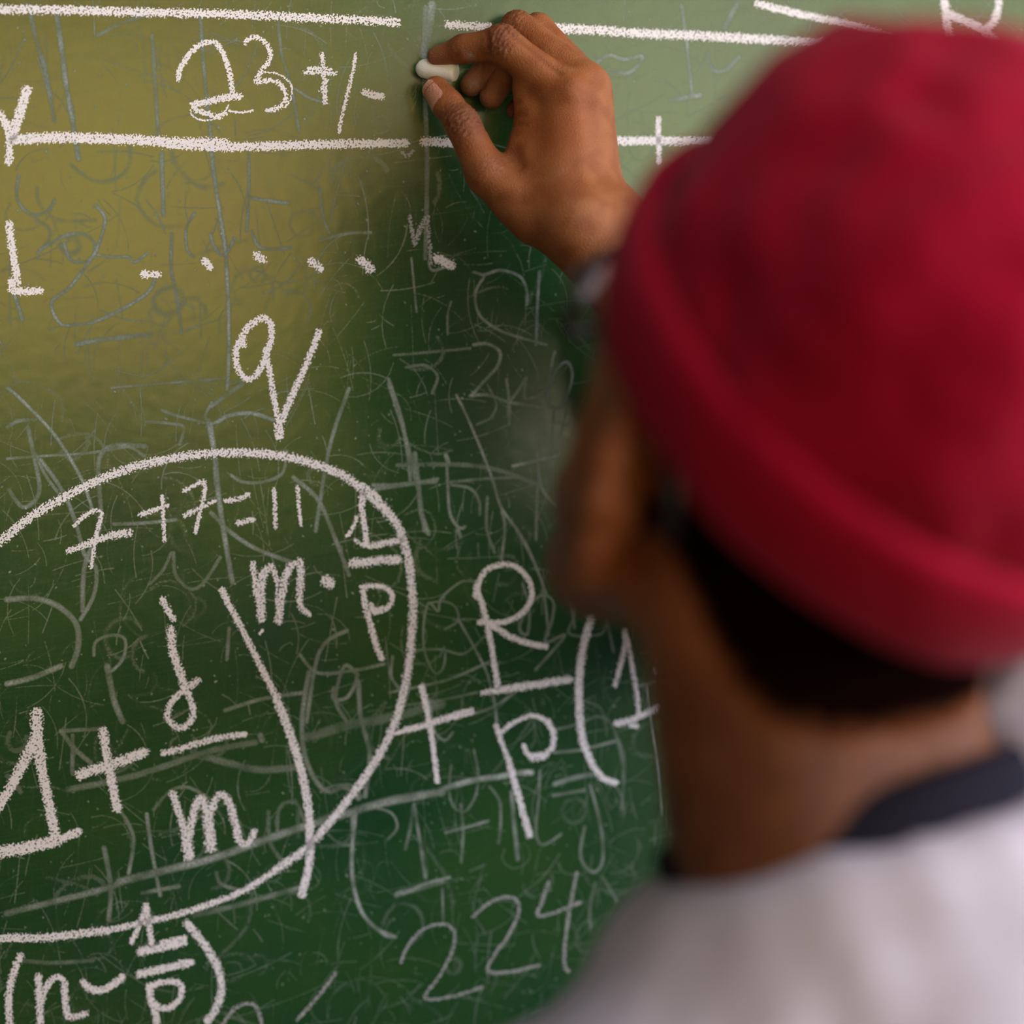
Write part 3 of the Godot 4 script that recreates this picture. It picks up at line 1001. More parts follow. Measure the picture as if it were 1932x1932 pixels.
	chalk_symbol(board, "chalk_numeral", "chalk numeral 1 above the short bar inside the loop", 0, [[20, [2387, 3564, 2417, 3605, 2445, 3669]], [36, [2480, 3799, 2472, 3734]], [29, [2471, 3734, 2483, 3662, 2494, 3579, 2498, 3531]], [17, [2434, 3539, 2464, 3514]], [33, [2482, 3510, 2535, 3503, 2607, 3515, 2703, 3530]]], chalk)
	chalk_symbol(board, "chalk_bar", "short chalk fraction bar inside the loop", 0, [[46, [2415, 3405, 2492, 3408, 2594, 3417, 2678, 3417]]], chalk)
	chalk_symbol(board, "chalk_letter", "chalk letter p below the short bar inside the loop", 0, [[33, [2476, 3256, 2487, 3165, 2513, 3062, 2548, 2927, 2583, 2841]], [28, [2470, 3262, 2521, 3269, 2593, 3261, 2634, 3232, 2647, 3192, 2628, 3148, 2579, 3119, 2538, 3118, 2523, 3158]], [36, [2544, 3121, 2592, 3128]]], chalk)
	chalk_symbol(board, "chalk_letter", "chalk letter m beside the dot", 0, [[29, [1846, 3424, 1855, 3338, 1860, 3267, 1879, 3189]], [43, [1889, 3099, 1890, 3182, 1889, 3266, 1899, 3337, 1920, 3383]], [26, [1920, 3383, 1949, 3409, 1969, 3364, 1983, 3316]], [13, [1983, 3316, 1979, 3232, 1975, 3185]], [39, [1989, 3089, 1999, 3184, 2018, 3273, 2031, 3344, 2061, 3402]], [29, [2061, 3408, 2108, 3418]], [36, [2115, 3427, 2120, 3370, 2115, 3287, 2108, 3210]], [29, [2108, 3210, 2119, 3155, 2163, 3118]]], chalk)
	chalk_symbol(board, "chalk_dot", "round chalk multiplication dot after m", 0, [[59, [2266, 3303, 2283, 3293]], [35, [2254, 3315, 2292, 3281]]], chalk)
	chalk_symbol(board, "chalk_dot", "tiny chalk speck below the letter m", 0, [[20, [1884, 3020, 1891, 3033]]], chalk)
	chalk_symbol(board, "chalk_bracket", "long slanting chalk closing bracket before the plus sign", 0, [[33, [1670, 3277, 1706, 3197, 1762, 3084, 1873, 2844, 1973, 2628]], [44, [1966, 2642, 2047, 2412, 2109, 2182, 2145, 1952, 2150, 1735, 2134, 1587, 2097, 1456]]], chalk)
	chalk_symbol(board, "chalk_letter", "chalk letter j over the long bar", 0, [[33, [1334, 3234, 1358, 3185, 1392, 3123]], [41, [1378, 3058, 1388, 2931, 1432, 2785, 1467, 2679]], [33, [1467, 2679, 1495, 2586, 1470, 2515, 1419, 2487, 1362, 2520, 1351, 2586, 1397, 2669, 1462, 2718, 1524, 2759]]], chalk)
	chalk_symbol(board, "chalk_numeral", "large chalk numeral 1 at the left edge", 0, [[58, [623, 2616, 622, 2486, 636, 2329]], [51, [636, 2329, 652, 2224, 678, 2065, 702, 1906]], [53, [606, 2461, 537, 2322, 471, 2202, 394, 2082]], [64, [385, 1821, 509, 1833, 622, 1852, 704, 1866]], [43, [704, 1866, 834, 1914]]], chalk)
	chalk_symbol(board, "chalk_plus_sign", "chalk plus sign between 1 and the letter j", 0, [[54, [852, 2245, 946, 2273, 1073, 2309, 1210, 2354]], [46, [987, 2493, 1005, 2335]], [46, [1005, 2335, 1029, 2176, 1054, 2036]]], chalk)
	chalk_symbol(board, "chalk_bar", "chalk fraction bar under the letter j", 0, [[32, [1320, 2345, 1416, 2366, 1519, 2393, 1647, 2420, 1782, 2433]]], chalk)
	chalk_symbol(board, "chalk_letter", "chalk letter m under the fraction bar", 0, [[36, [1368, 2104, 1402, 1983, 1437, 1860]], [54, [1437, 1860, 1451, 1733]], [41, [1454, 1846, 1485, 1991, 1528, 2068, 1556, 2000]], [52, [1562, 2000, 1570, 1892, 1577, 1771]], [39, [1572, 1959, 1615, 2063, 1660, 2074, 1697, 2005, 1718, 1910, 1739, 1815]], [34, [1739, 1815, 1765, 1780, 1804, 1800, 1828, 1852]]], chalk)
	chalk_symbol(board, "chalk_numeral", "chalk numeral 1 crossing the loop at its foot", 0, [[28, [1116, 1241, 1163, 1343, 1198, 1448]], [31, [1202, 1454, 1215, 1339, 1231, 1210]]], chalk)
	chalk_symbol(board, "chalk_bar", "double chalk bar under the lowest numeral 1", 0, [[47, [1166, 1181, 1275, 1197, 1411, 1217]], [29, [1289, 1226, 1418, 1244]], [44, [1156, 1044, 1298, 1070, 1447, 1095]]], chalk)
	chalk_symbol(board, "chalk_letter", "chalk letter p at the lower edge", 0, [[39, [1208, 968, 1217, 893, 1240, 796, 1251, 699]], [34, [1208, 968, 1296, 988, 1380, 975, 1391, 906, 1345, 842, 1280, 830, 1229, 865]]], chalk)
	chalk_symbol(board, "chalk_bracket", "chalk closing bracket at the lower edge", 0, [[39, [1433, 1330, 1521, 1209, 1596, 1068, 1623, 929, 1591, 808, 1537, 730]]], chalk)
	chalk_symbol(board, "chalk_bracket", "chalk opening bracket in the lower left corner", 0, [[36, [490, 1205, 442, 1088, 417, 956, 417, 808]]], chalk)
	chalk_symbol(board, "chalk_letter", "chalk letter n in the lower left corner", 0, [[36, [586, 1077, 588, 942, 590, 794]], [34, [594, 915, 628, 1007, 680, 1063, 724, 1039, 731, 945, 741, 836, 781, 819, 845, 834]]], chalk)
	chalk_symbol(board, "chalk_dash", "curved chalk minus sign after the letter n", 0, [[39, [837, 1020, 874, 981, 937, 966, 1002, 995, 1054, 1034]]], chalk)
	chalk_symbol(board, "chalk_plus_sign", "chalk plus sign right of the loop", 0, [[25, [2660, 2390, 2717, 2409]], [36, [2717, 2409, 2813, 2426, 2910, 2455, 3026, 2483]], [23, [3006, 2492, 3111, 2510]], [19, [3006, 2465, 3115, 2491]], [36, [2815, 2663, 2843, 2531]], [30, [2843, 2531, 2863, 2414, 2882, 2296, 2903, 2089]]], chalk)
	chalk_symbol(board, "chalk_letter", "chalk letter R over the right fraction bar", 0, [[38, [3144, 3247, 3144, 3184]], [30, [3152, 3232, 3163, 3289, 3212, 3345, 3308, 3368, 3395, 3338, 3454, 3269, 3471, 3196, 3454, 3124, 3395, 3064, 3298, 3026, 3158, 3030]], [32, [3149, 3213, 3192, 3077, 3240, 2823, 3267, 2637]], [34, [3172, 3034, 3240, 3002, 3357, 2930, 3454, 2892, 3554, 2870]]], chalk)
	chalk_symbol(board, "chalk_bar", "chalk fraction bar under the letter R", 0, [[29, [3176, 2612, 3259, 2618]], [42, [3259, 2620, 3396, 2633, 3543, 2649, 3695, 2666]]], chalk)
	chalk_symbol(board, "chalk_letter", "chalk letter p under the letter R", 0, [[27, [3257, 2408, 3288, 2313, 3332, 2193]], [35, [3332, 2193, 3376, 2033, 3416, 1882, 3460, 1730]], [25, [3288, 2367, 3376, 2427, 3479, 2456, 3563, 2422]], [33, [3563, 2422, 3604, 2346, 3593, 2258, 3534, 2207]], [44, [3544, 2211, 3475, 2205]], [25, [3470, 2210, 3440, 2237, 3425, 2277]]], chalk)
	chalk_symbol(board, "chalk_bracket", "chalk opening bracket before the last numeral 1", 0, [[29, [3900, 3216, 3866, 3128, 3832, 3032]], [44, [3832, 3032, 3788, 2877, 3764, 2722, 3757, 2585, 3762, 2437]], [41, [3762, 2437, 3786, 2278, 3836, 2156]], [35, [3836, 2146, 3912, 2052, 3984, 2023]]], chalk)
	chalk_symbol(board, "chalk_numeral", "chalk numeral 1 beside the person's neck", 0, [[27, [3980, 2619, 4007, 2721, 4036, 2847, 4038, 2955]], [27, [4038, 2955, 4066, 2836, 4087, 2707, 4113, 2568, 4127, 2439]], [37, [3990, 2384, 4070, 2397, 4150, 2427, 4255, 2472]], [33, [4080, 2371, 4110, 2360]]], chalk)
	chalk_symbol(board, "chalk_dot", "soft chalk dot against the person's neck", 0, [[43, [4243, 2698, 4252, 2692]]], chalk)
	chalk_symbol(board, "chalk_numeral", "thin chalk numeral 2, lower of the pair near the shoulder", 1, [[17, [2679, 1001, 2727, 1106, 2812, 1192, 2918, 1220, 2987, 1190, 3006, 1118, 2970, 1001, 2895, 876, 2820, 783, 2863, 758, 3001, 769, 3167, 811]]], thin)
	chalk_symbol(board, "chalk_numeral", "thin chalk numeral 2, upper of the pair near the shoulder", 1, [[19, [3115, 1251, 3216, 1331, 3323, 1360, 3382, 1330, 3393, 1253, 3334, 1127, 3242, 1002, 3203, 918, 3258, 892, 3388, 898, 3523, 921]]], thin)
	chalk_symbol(board, "chalk_numeral", "thin chalk numeral 4 beside the white shirt", 1, [[19, [3576, 1432, 3538, 1320, 3509, 1234, 3603, 1239, 3777, 1298]], [19, [3749, 1480, 3711, 1275, 3680, 1058, 3675, 915, 3702, 863]]], thin)
	chalk_symbol(board, "chalk_slash", "thin chalk slash at the lower edge", 1, [[19, [2062, 694, 2197, 843, 2294, 969]]], thin)
	chalk_symbol(board, "chalk_letter", "thin chalk arch at the lower edge", 1, [[21, [1628, 709, 1695, 793, 1781, 818, 1832, 775, 1851, 691]]], thin)


# ---------------------------------------------------------------- the piece of chalk
func chalk_piece() -> void:
	var a := Vector3(0.20108, 1.73950, 0.00544)
	var b := Vector3(0.21992, 1.73676, 0.01785)
	var d := (b - a).normalized()
	var u := d.cross(Vector3.UP).normalized()
	var v := u.cross(d)
	var rows := []
	var l := a.distance_to(b)
	for e in [[-0.0012, 0.0], [-0.0010, 0.0022], [0.0004, 0.0040], [0.0022, 0.0050], [0.0055, 0.0056], [l * 0.55, 0.0055], [l - 0.0016, 0.0055], [l - 0.0004, 0.0050], [l + 0.0002, 0.0040], [l + 0.0002, 0.0]]:
		var row := []
		for k in 28:
			var w := TAU * k / 28
			var r: float = e[1] * (1.0 + 0.05 * folds.get_noise_2d(k * 9.0, e[0] * 4000.0))
			row.append(a + d * e[0] + (u * cos(w) + v * sin(w)) * r)
		rows.append(row)
	var m := mat(lin(0.95, 0.945, 0.94), 0.9, 0.2)
	m.heightmap_enabled = true
	m.heightmap_texture = bump(noise(0.06, FastNoiseLite.TYPE_SIMPLEX, 4, 8), 256)
	m.heightmap_scale = 0.02
	m.uv1_triplanar = true
	m.uv1_scale = Vector3.ONE * 70.0
	tag(put("chalk_stick", grid_mesh(rows, true), m), "short white stick of chalk pinched between thumb and forefinger", "chalk")


# ---------------------------------------------------------------- the person
const FACING := Vector3(-0.3090, 0, -0.9511)
const RIGHT := Vector3(0.9511, 0, -0.3090)
const TILT := 0.50
var head_f := FACING * cos(TILT) + Vector3.UP * sin(TILT)
var head_u := Vector3.UP * cos(TILT) - FACING * sin(TILT)
var ear := Vector3(0.27740, 1.55335, 0.41851)
var skull := hd(-0.008, 0.019, 0.070)
var brim_at := Vector3(0.30177, 1.56987, 0.42131)
var brim_axis := Vector3(0.38089, 0.72795, 0.56483)
var neck_base := Vector3(0.29554, 1.40380, 0.41288)
var wrist := Vector3(0.28448, 1.65107, 0.07044)


func hd(f: float, r: float, u: float) -> Vector3:
	return ear + head_f * f + RIGHT * r + head_u * u


func person() -> void:
	var root := Node3D.new()
	root.name = "person"
	var foot := Vector3(neck_base.x, 0, neck_base.z) - FACING * 0.02
	root.position = foot
	tag(root, "person seen from behind in a red beanie writing on the chalkboard, right hand raised", "person")
	add_child(root, true)
	var s := skin()
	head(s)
	var shade := folds
	for p in s.v:
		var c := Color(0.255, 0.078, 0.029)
		c = c * (1.0 - 0.36 * (1.0 - smoothstep(-0.06, -0.02, (p - ear).dot(head_u))) - 0.24 * smoothstep(0.02, 0.07, -(p - ear).dot(head_f)))  # neck and nape darker: shade below the beanie put into the skin colour
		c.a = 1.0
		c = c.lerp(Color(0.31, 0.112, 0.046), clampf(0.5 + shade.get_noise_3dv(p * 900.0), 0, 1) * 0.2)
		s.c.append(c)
	eyes(s)
	trunk(s)
	var hs := skin()
	hand(hs)
	join(s, hs)
	var flesh := StandardMaterial3D.new()
	flesh.vertex_color_use_as_albedo = true
	flesh.roughness = 0.48
	flesh.metallic_specular = 0.34
	flesh.heightmap_enabled = true
	var cells := noise(0.045, FastNoiseLite.TYPE_CELLULAR, 2, 12)
	cells.cellular_return_type = FastNoiseLite.RETURN_DISTANCE
	flesh.heightmap_texture = bump(cells, 512)
	flesh.heightmap_scale = 0.05
	flesh.uv1_triplanar = true
	flesh.uv1_scale = Vector3.ONE * 55.0
	shift(s, foot)
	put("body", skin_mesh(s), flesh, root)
	clothes(root, foot)
	hair(root, foot)
	beanie(root, foot)


func shift(s: Dictionary, by: Vector3) -> void:
	var v: PackedVector3Array = s.v
	for i in v.size():
		v[i] -= by
	s.v = v


func join(s: Dictionary, t: Dictionary) -> void:
	var first: int = s.v.size()
	s.v.append_array(t.v)
	s.n.append_array(t.n)
	s.c.append_array(t.c)
	var idx: PackedInt32Array = t.i
	for i in idx.size():
		idx[i] += first
	s.i.append_array(idx)


func head(s: Dictionary) -> void:
	var fd := Field.new(hd(0, 0, 0) + Vector3(-0.17, -0.30, -0.2), hd(0, 0, 0) + Vector3(0.2, 0.19, 0.2), 0.0034)
	var b := Basis(RIGHT, head_u, -head_f)
	var base := hd(-0.025, 0, -0.045)
	fd.add([
		[hd(-0.012, 0, 0.05), b, Vector3(0.077, 0.086, 0.097)],
		[hd(0.045, 0, 0.035), b, Vector3(0.064, 0.07, 0.058)],
		[hd(0.045, -0.040, -0.015), hd(0.07, -0.03, -0.05), 0.027, 0.022], [hd(0.045, 0.040, -0.015), hd(0.07, 0.03, -0.05), 0.027, 0.022],
		[hd(0.01, -0.047, -0.04), hd(0.078, -0.018, -0.095), 0.017, 0.016], [hd(0.01, 0.047, -0.04), hd(0.078, 0.018, -0.095), 0.017, 0.016],
		[hd(0.02, 0, -0.03), hd(0.07, 0, -0.08), 0.045, 0.032],
		[hd(0.086, -0.012, -0.1), hd(0.086, 0.012, -0.1), 0.014, 0.014],
	], 0.008, 0.01)
	fd.add([
		[hd(0.092, 0, 0.028), hd(0.116, 0, -0.02), 0.007, 0.012], [hd(0.103, -0.013, -0.024), hd(0.103, 0.013, -0.024), 0.010, 0.010],
		[hd(0.082, -0.042, 0.044), hd(0.093, -0.012, 0.044), 0.007, 0.008], [hd(0.082, 0.042, 0.044), hd(0.093, 0.012, 0.044), 0.007, 0.008],
		[hd(0.094, -0.02, -0.055), hd(0.094, 0.02, -0.055), 0.008, 0.008], [hd(0.092, -0.018, -0.068), hd(0.092, 0.018, -0.068), 0.009, 0.009],
	], 0.004, 0.01)
	# neck and the slope to the shoulders
	fd.add([
		[base, neck_base + Vector3(0, -0.03, 0), 0.054, 0.056],
		[hd(-0.03, -0.028, -0.03), neck_base - RIGHT * 0.028 - FACING * 0.02, 0.036, 0.040], [hd(-0.03, 0.028, -0.03), neck_base + RIGHT * 0.028 - FACING * 0.02, 0.036, 0.040],
		[neck_base + Vector3(0, -0.06, 0), neck_base - RIGHT * 0.10 + Vector3(0, -0.105, 0), 0.044, 0.034], [neck_base + Vector3(0, -0.06, 0), neck_base + RIGHT * 0.12 + Vector3(0, -0.06, 0), 0.044, 0.036],
	], 0.010, 0.022)
	# ears: helix, fold, lobe
	for q in [-1.0, 1.0]:
		var rim := [[0.018, 0.071, 0.007], [0.018, 0.078, 0.021], [0.008, 0.083, 0.030], [-0.007, 0.095, 0.027], [-0.018, 0.101, 0.013], [-0.019, 0.100, -0.005], [-0.012, 0.094, -0.021], [-0.002, 0.085, -0.032]]
		var chain := []
		for i in rim.size() - 1:
			chain.append([hd(rim[i][0], rim[i][1] * q, rim[i][2]), hd(rim[i + 1][0], rim[i + 1][1] * q, rim[i + 1][2]), 0.0046, 0.0046])
		chain.append([hd(0.001, 0.082 * q, -0.031), hd(0.008, 0.076 * q, -0.037), 0.0074, 0.0080])
		chain.append([hd(0.004, 0.072 * q, 0.0), hd(-0.004, 0.082 * q, -0.001), 0.016, 0.011])
		chain.append([hd(-0.002, 0.084 * q, 0.015), hd(-0.008, 0.087 * q, -0.013), 0.0052, 0.005])
		chain.append([hd(0.016, 0.074 * q, -0.009), hd(0.014, 0.073 * q, -0.023), 0.006, 0.005])
		fd.add(chain, 0.0022, 0.008)
	fd.net(s)


func trunk(s: Dictionary) -> void:
	# what the clothes cover: chest, right arm down from the shoulder to below the wrist
	var b := Basis(RIGHT, Vector3.UP, -FACING)
	var t := skin()
	var fd := Field.new(neck_base + Vector3(-0.3, -0.75, -0.42), neck_base + Vector3(0.46, 0.2, 0.25), 0.009)
	fd.add([
		[neck_base + Vector3(0, -0.24, 0) + FACING * 0.03, b, Vector3(0.135, 0.19, 0.09)], [neck_base + Vector3(0, -0.5, 0) + FACING * 0.03, b, Vector3(0.13, 0.2, 0.09)],
		[neck_base + Vector3(0, -0.12, 0), Vector3(0.45693, 1.41191, 0.36343), 0.04, 0.045], [neck_base + Vector3(0, -0.17, 0), Vector3(0.16979, 1.29893, 0.50445) + Vector3(0, -0.03, 0), 0.03, 0.02], [neck_base, neck_base + Vector3(0, -0.15, 0), 0.05, 0.05],
		[Vector3(0.45693, 1.41191, 0.36343), Vector3(0.45709, 1.45396, 0.08900), 0.048, 0.04], [Vector3(0.45709, 1.45396, 0.08900), wrist.lerp(Vector3(0.45709, 1.45396, 0.08900), 0.3), 0.038, 0.027],
	], 0.014, 0.02)
	fd.net(t)
	for p in t.v:
		t.c.append(Color(0.29, 0.105, 0.042))
	join(s, t)


func eyes(s: Dictionary) -> void:
	for q in [-1.0, 1.0]:
		var at := hd(0.077, 0.032 * q, 0.026)
		var first: int = s.v.size()
		for j in 13:
			for i in 20:
				var w := TAU * i / 20
				var t := PI * j / 12
				var d := head_f * cos(t) + RIGHT * sin(t) * cos(w) + head_u * sin(t) * sin(w)
				s.v.append(at + d * 0.0125)
				s.n.append(d)
				s.c.append(Color(0.01, 0.006, 0.004) if t < 0.3 else (Color(0.05, 0.02, 0.008) if t < 0.55 else Color(0.62, 0.58, 0.52)))
		for j in 12:
			for i in 20:
				var a := first + j * 20 + i
				var b := first + j * 20 + (i + 1) % 20
				s.i.append_array(PackedInt32Array([a, b, a + 20, b, b + 20, a + 20]))


func hand(s: Dictionary) -> void:
	# right hand: back to the room, thumb and forefinger pinching the chalk, the other fingers curled behind
	var fd := Field.new(Vector3(0.17782, 1.58067, -0.00846), Vector3(0.37523, 1.77872, 0.15038), 0.0011)
	var im := Vector3(0.27380, 1.72390, 0.05255)
	var ip := Vector3(0.24086, 1.75112, 0.04009)
	var id := Vector3(0.22240, 1.74869, 0.02588)
	var it := Vector3(0.20973, 1.74545, 0.01426)
	var mm := Vector3(0.28550, 1.73021, 0.04587)
	var mp := Vector3(0.25434, 1.76125, 0.01875)
	var md := Vector3(0.24114, 1.74200, 0.01194)
	var mt := Vector3(0.22994, 1.73037, 0.01208)
	var rm := Vector3(0.29166, 1.72785, 0.03719)
	var rp := Vector3(0.26686, 1.76108, 0.01444)
	var rd := Vector3(0.24961, 1.73732, 0.01754)
	var rt := Vector3(0.23940, 1.72337, 0.02044)
	var lm := Vector3(0.29444, 1.71788, 0.03096)
	var lp := Vector3(0.28027, 1.73892, 0.01047)
	var ld := Vector3(0.26525, 1.72747, 0.01145)
	var lt := Vector3(0.25502, 1.71680, 0.01388)
	var tm := Vector3(0.23087, 1.68055, 0.04927)
	var ti := Vector3(0.21863, 1.70795, 0.04117)
	var tt := Vector3(0.20751, 1.72685, 0.02416)
	var tc := Vector3(0.25509, 1.65687, 0.06081)
	var w0 := Vector3(0.27549, 1.65399, 0.07018)
	var w1 := Vector3(0.29527, 1.65538, 0.06076)
	var elbow := Vector3(0.45709, 1.45396, 0.08900)
	# back of the hand, thumb mound and wrist
	fd.add([
		[Vector3(0.27000, 1.66269, 0.06466), im, 0.0150, 0.0122], [Vector3(0.27694, 1.66269, 0.06407), mm, 0.0150, 0.0120], [Vector3(0.28541, 1.66489, 0.06040), rm, 0.0145, 0.0112], [Vector3(0.29350, 1.66714, 0.05250), lm, 0.0130, 0.0100],
		[tc, tm, 0.0140, 0.0108], [Vector3(0.24811, 1.66707, 0.05487), Vector3(0.26738, 1.69648, 0.04636), 0.0120, 0.0115], [Vector3(0.24385, 1.67809, 0.04654), Vector3(0.26070, 1.70084, 0.04562), 0.0085, 0.0095],
		[Vector3(0.26313, 1.66124, 0.05861), Vector3(0.26576, 1.67946, 0.05680), 0.0150, 0.0130], [Vector3(0.25653, 1.72726, 0.04034), Vector3(0.26008, 1.71267, 0.04155), 0.0095, 0.0100], [Vector3(0.26008, 1.71267, 0.04155), Vector3(0.25375, 1.69723, 0.04278), 0.0085, 0.0080],
		[w0, Vector3(0.27000, 1.66269, 0.06466), 0.0200, 0.0165], [w1, Vector3(0.28541, 1.66489, 0.06040), 0.0180, 0.0150],
		[w0, elbow, 0.0215, 0.036], [w1, elbow, 0.0205, 0.040],
	], 0.0032, 0.004)
	# forefinger
	fd.add([[im, ip, 0.0118, 0.0094], [ip, id, 0.0089, 0.0077], [id, it, 0.0074, 0.0054], [ip, ip.lerp(im, 0.1), 0.0094, 0.0092]], 0.0012, 0.005)
	fd.add([[mm, mp, 0.0116, 0.0094], [mp, md, 0.0088, 0.0078], [md, mt, 0.0076, 0.0066]], 0.0012, 0.0018)
	fd.add([[rm, rp, 0.0108, 0.0088], [rp, rd, 0.0083, 0.0075], [rd, rt, 0.0075, 0.0068]], 0.0012, 0.0008)
	fd.add([[lm, lp, 0.0096, 0.0076], [lp, ld, 0.0072, 0.0064], [ld, lt, 0.0064, 0.0058]], 0.0012, 0.0022)
	# thumb
	fd.add([[tm, ti, 0.0110, 0.0094], [ti, tt, 0.0090, 0.0066], [ti.lerp(tt, 0.55), tt, 0.0086, 0.0066]], 0.0012, 0.005)
	fd.net(s)
	var joints := [
		[ip, (id - im).normalized(), 0.0120, 0.0006, 0.55], [ti, (tt - tm).normalized(), 0.0165, 0.0006, 0.62], [id, (it - ip).normalized(), 0.005, 0.00025, 0.3],
		[mp, (md - mm).normalized(), 0.009, 0.0003, 0.4], [tm, (ti - tc).normalized(), 0.010, 0.00015, 0.15], [lm, (lp - lm).normalized(), 0.010, 0.0003, 0.5],
	]
	# hollows and ridges: [from, to, width, height, crease shade put into the colour]
	var dents := [
		[Vector3(0.24481, 1.69598, 0.05798), Vector3(0.24691, 1.68439, 0.06038), 0.0032, -0.0018, 0.5], [Vector3(0.24204, 1.69672, 0.05694), Vector3(0.24359, 1.69019, 0.05842), 0.0016, -0.0006, 0.3],
		[Vector3(0.27545, 1.72624, 0.06289), Vector3(0.27430, 1.72335, 0.06306), 0.0065, 0.0018, 0.0], [Vector3(0.27004, 1.71179, 0.06381), Vector3(0.26678, 1.69735, 0.06511), 0.0100, -0.0011, 0.10],
		[Vector3(0.27810, 1.71902, 0.06449), Vector3(0.27886, 1.67206, 0.07140), 0.0045, 0.0004, 0.0], [Vector3(0.28372, 1.71613, 0.06610), Vector3(0.28624, 1.70457, 0.06829), 0.0055, -0.0008, 0.12], [Vector3(0.28830, 1.72624, 0.06562), Vector3(0.28890, 1.72263, 0.06626), 0.006, 0.0012, 0.0],
		[Vector3(0.24357, 1.72532, 0.05325), Vector3(0.24805, 1.72348, 0.05501), 0.0014, -0.0007, 0.35], [Vector3(0.24719, 1.71769, 0.05557), Vector3(0.25061, 1.71550, 0.05704), 0.0014, -0.0006, 0.3], [Vector3(0.24769, 1.71117, 0.05670), Vector3(0.25114, 1.70971, 0.05807), 0.0013, -0.0005, 0.25],
		[Vector3(0.21626, 1.74911, 0.04065), Vector3(0.22054, 1.73963, 0.04347), 0.0013, -0.0010, 0.6], [Vector3(0.23191, 1.75695, 0.04470), Vector3(0.23214, 1.74099, 0.04713), 0.0012, -0.0009, 0.6], [Vector3(0.24141, 1.75903, 0.04756), Vector3(0.26853, 1.73346, 0.06038), 0.0018, -0.0008, 0.5],
		[Vector3(0.22653, 1.68082, 0.05412), Vector3(0.22938, 1.68226, 0.05486), 0.0060, 0.0010, 0.0], [Vector3(0.23440, 1.66268, 0.05941), Vector3(0.24554, 1.66123, 0.06334), 0.0040, -0.0005, 0.15],
	]
	var v: PackedVector3Array = s.v
	var n: PackedVector3Array = s.n
	var eye_side := Vector3(-0.09795, 0.48577, 0.94177).normalized()
	var tone := noise(60.0, FastNoiseLite.TYPE_SIMPLEX_SMOOTH, 2, 41)
	var mottle := noise(900.0, FastNoiseLite.TYPE_SIMPLEX, 2, 42)
	var warp := noise(330.0, FastNoiseLite.TYPE_SIMPLEX, 2, 43)
	for i in v.size():
		var p := v[i]
		var c := Color(0.265, 0.085, 0.026)
		var t := tone.get_noise_3dv(p)
		c = c.lerp(Color(0.34, 0.13, 0.048), clampf(0.45 + t, 0.0, 1.0) * 0.5)
		c = c.lerp(Color(0.20, 0.056, 0.017), clampf(-t * 1.0, 0.0, 0.3))
		var red := p.distance_to(Vector3(0.27054, 1.70457, 0.06496))
		c = c.lerp(Color(0.29, 0.075, 0.019), 0.6 * exp(-red * red / 0.0003))
		var push := 0.0
		for j in joints:
			var d: Vector3 = p - j[0]
			var along := d.dot(j[1])
			var across: Vector3 = (d - j[1] * along)
			var spread: float = j[2]
			if across.length() > 0.016:
				continue
			var k := exp(-along * along / (spread * spread * 0.5)) * smoothstep(-0.1, 0.6, n[i].dot(eye_side))
			var lines := sin((along + 0.0012 * warp.get_noise_3dv(p)) * TAU / 0.0024 + 2.6 * warp.get_noise_3dv(p * 0.5))
			push += k * j[3] * (lines - 0.2)
			c = c.lerp(Color(0.13, 0.048, 0.026), minf(0.85, k * (j[4] + 0.5 * maxf(0.0, -lines))))
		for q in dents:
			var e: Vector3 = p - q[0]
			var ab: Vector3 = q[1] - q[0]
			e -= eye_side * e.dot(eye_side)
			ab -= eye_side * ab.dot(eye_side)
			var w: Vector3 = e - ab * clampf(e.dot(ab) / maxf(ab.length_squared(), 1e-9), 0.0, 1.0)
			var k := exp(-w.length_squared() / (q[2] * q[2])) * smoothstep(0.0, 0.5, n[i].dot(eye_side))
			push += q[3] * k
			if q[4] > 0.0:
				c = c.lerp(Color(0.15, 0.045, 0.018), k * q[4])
		# paler pads, chalk dust on the curled tips
		for q in [[mt, 0.011], [rt, 0.012], [it, 0.010]]:
			var d: float = p.distance_to(q[0])
			c = c.lerp(Color(0.30, 0.13, 0.085), 0.7 * exp(-d * d / (q[1] * q[1])))
		for q in [[Vector3(0.22936, 1.73100, 0.02023), 0.0042], [Vector3(0.24309, 1.72532, 0.01926), 0.0034], [Vector3(0.22722, 1.72656, 0.02018), 0.003], [Vector3(0.22431, 1.74455, 0.03556), 0.003]]:
			var d: float = p.distance_to(q[0])
			c = c.lerp(Color(0.42, 0.36, 0.34), 0.6 * exp(-d * d / (q[1] * q[1])) * clampf(0.7 + mottle.get_noise_3dv(p * 2.0), 0, 1))
		c = c * (1.0 + 0.025 * mottle.get_noise_3dv(p))
		c.a = 1.0
		s.c.append(c)
		v[i] = p + n[i] * push
	s.v = v
	renormal(s)
	# thumb nail, a thin curved plate let into the tip
	var ax := (tt - ti).normalized()
	var out_n := Vector3(-0.76337, -0.19688, 0.60935)
	out_n = (out_n - ax * out_n.dot(ax)).normalized()
	var side := ax.cross(out_n)
	var len := ti.distance_to(tt)
	var rows := 13
	var cols := 17
	var first: int = s.v.size()
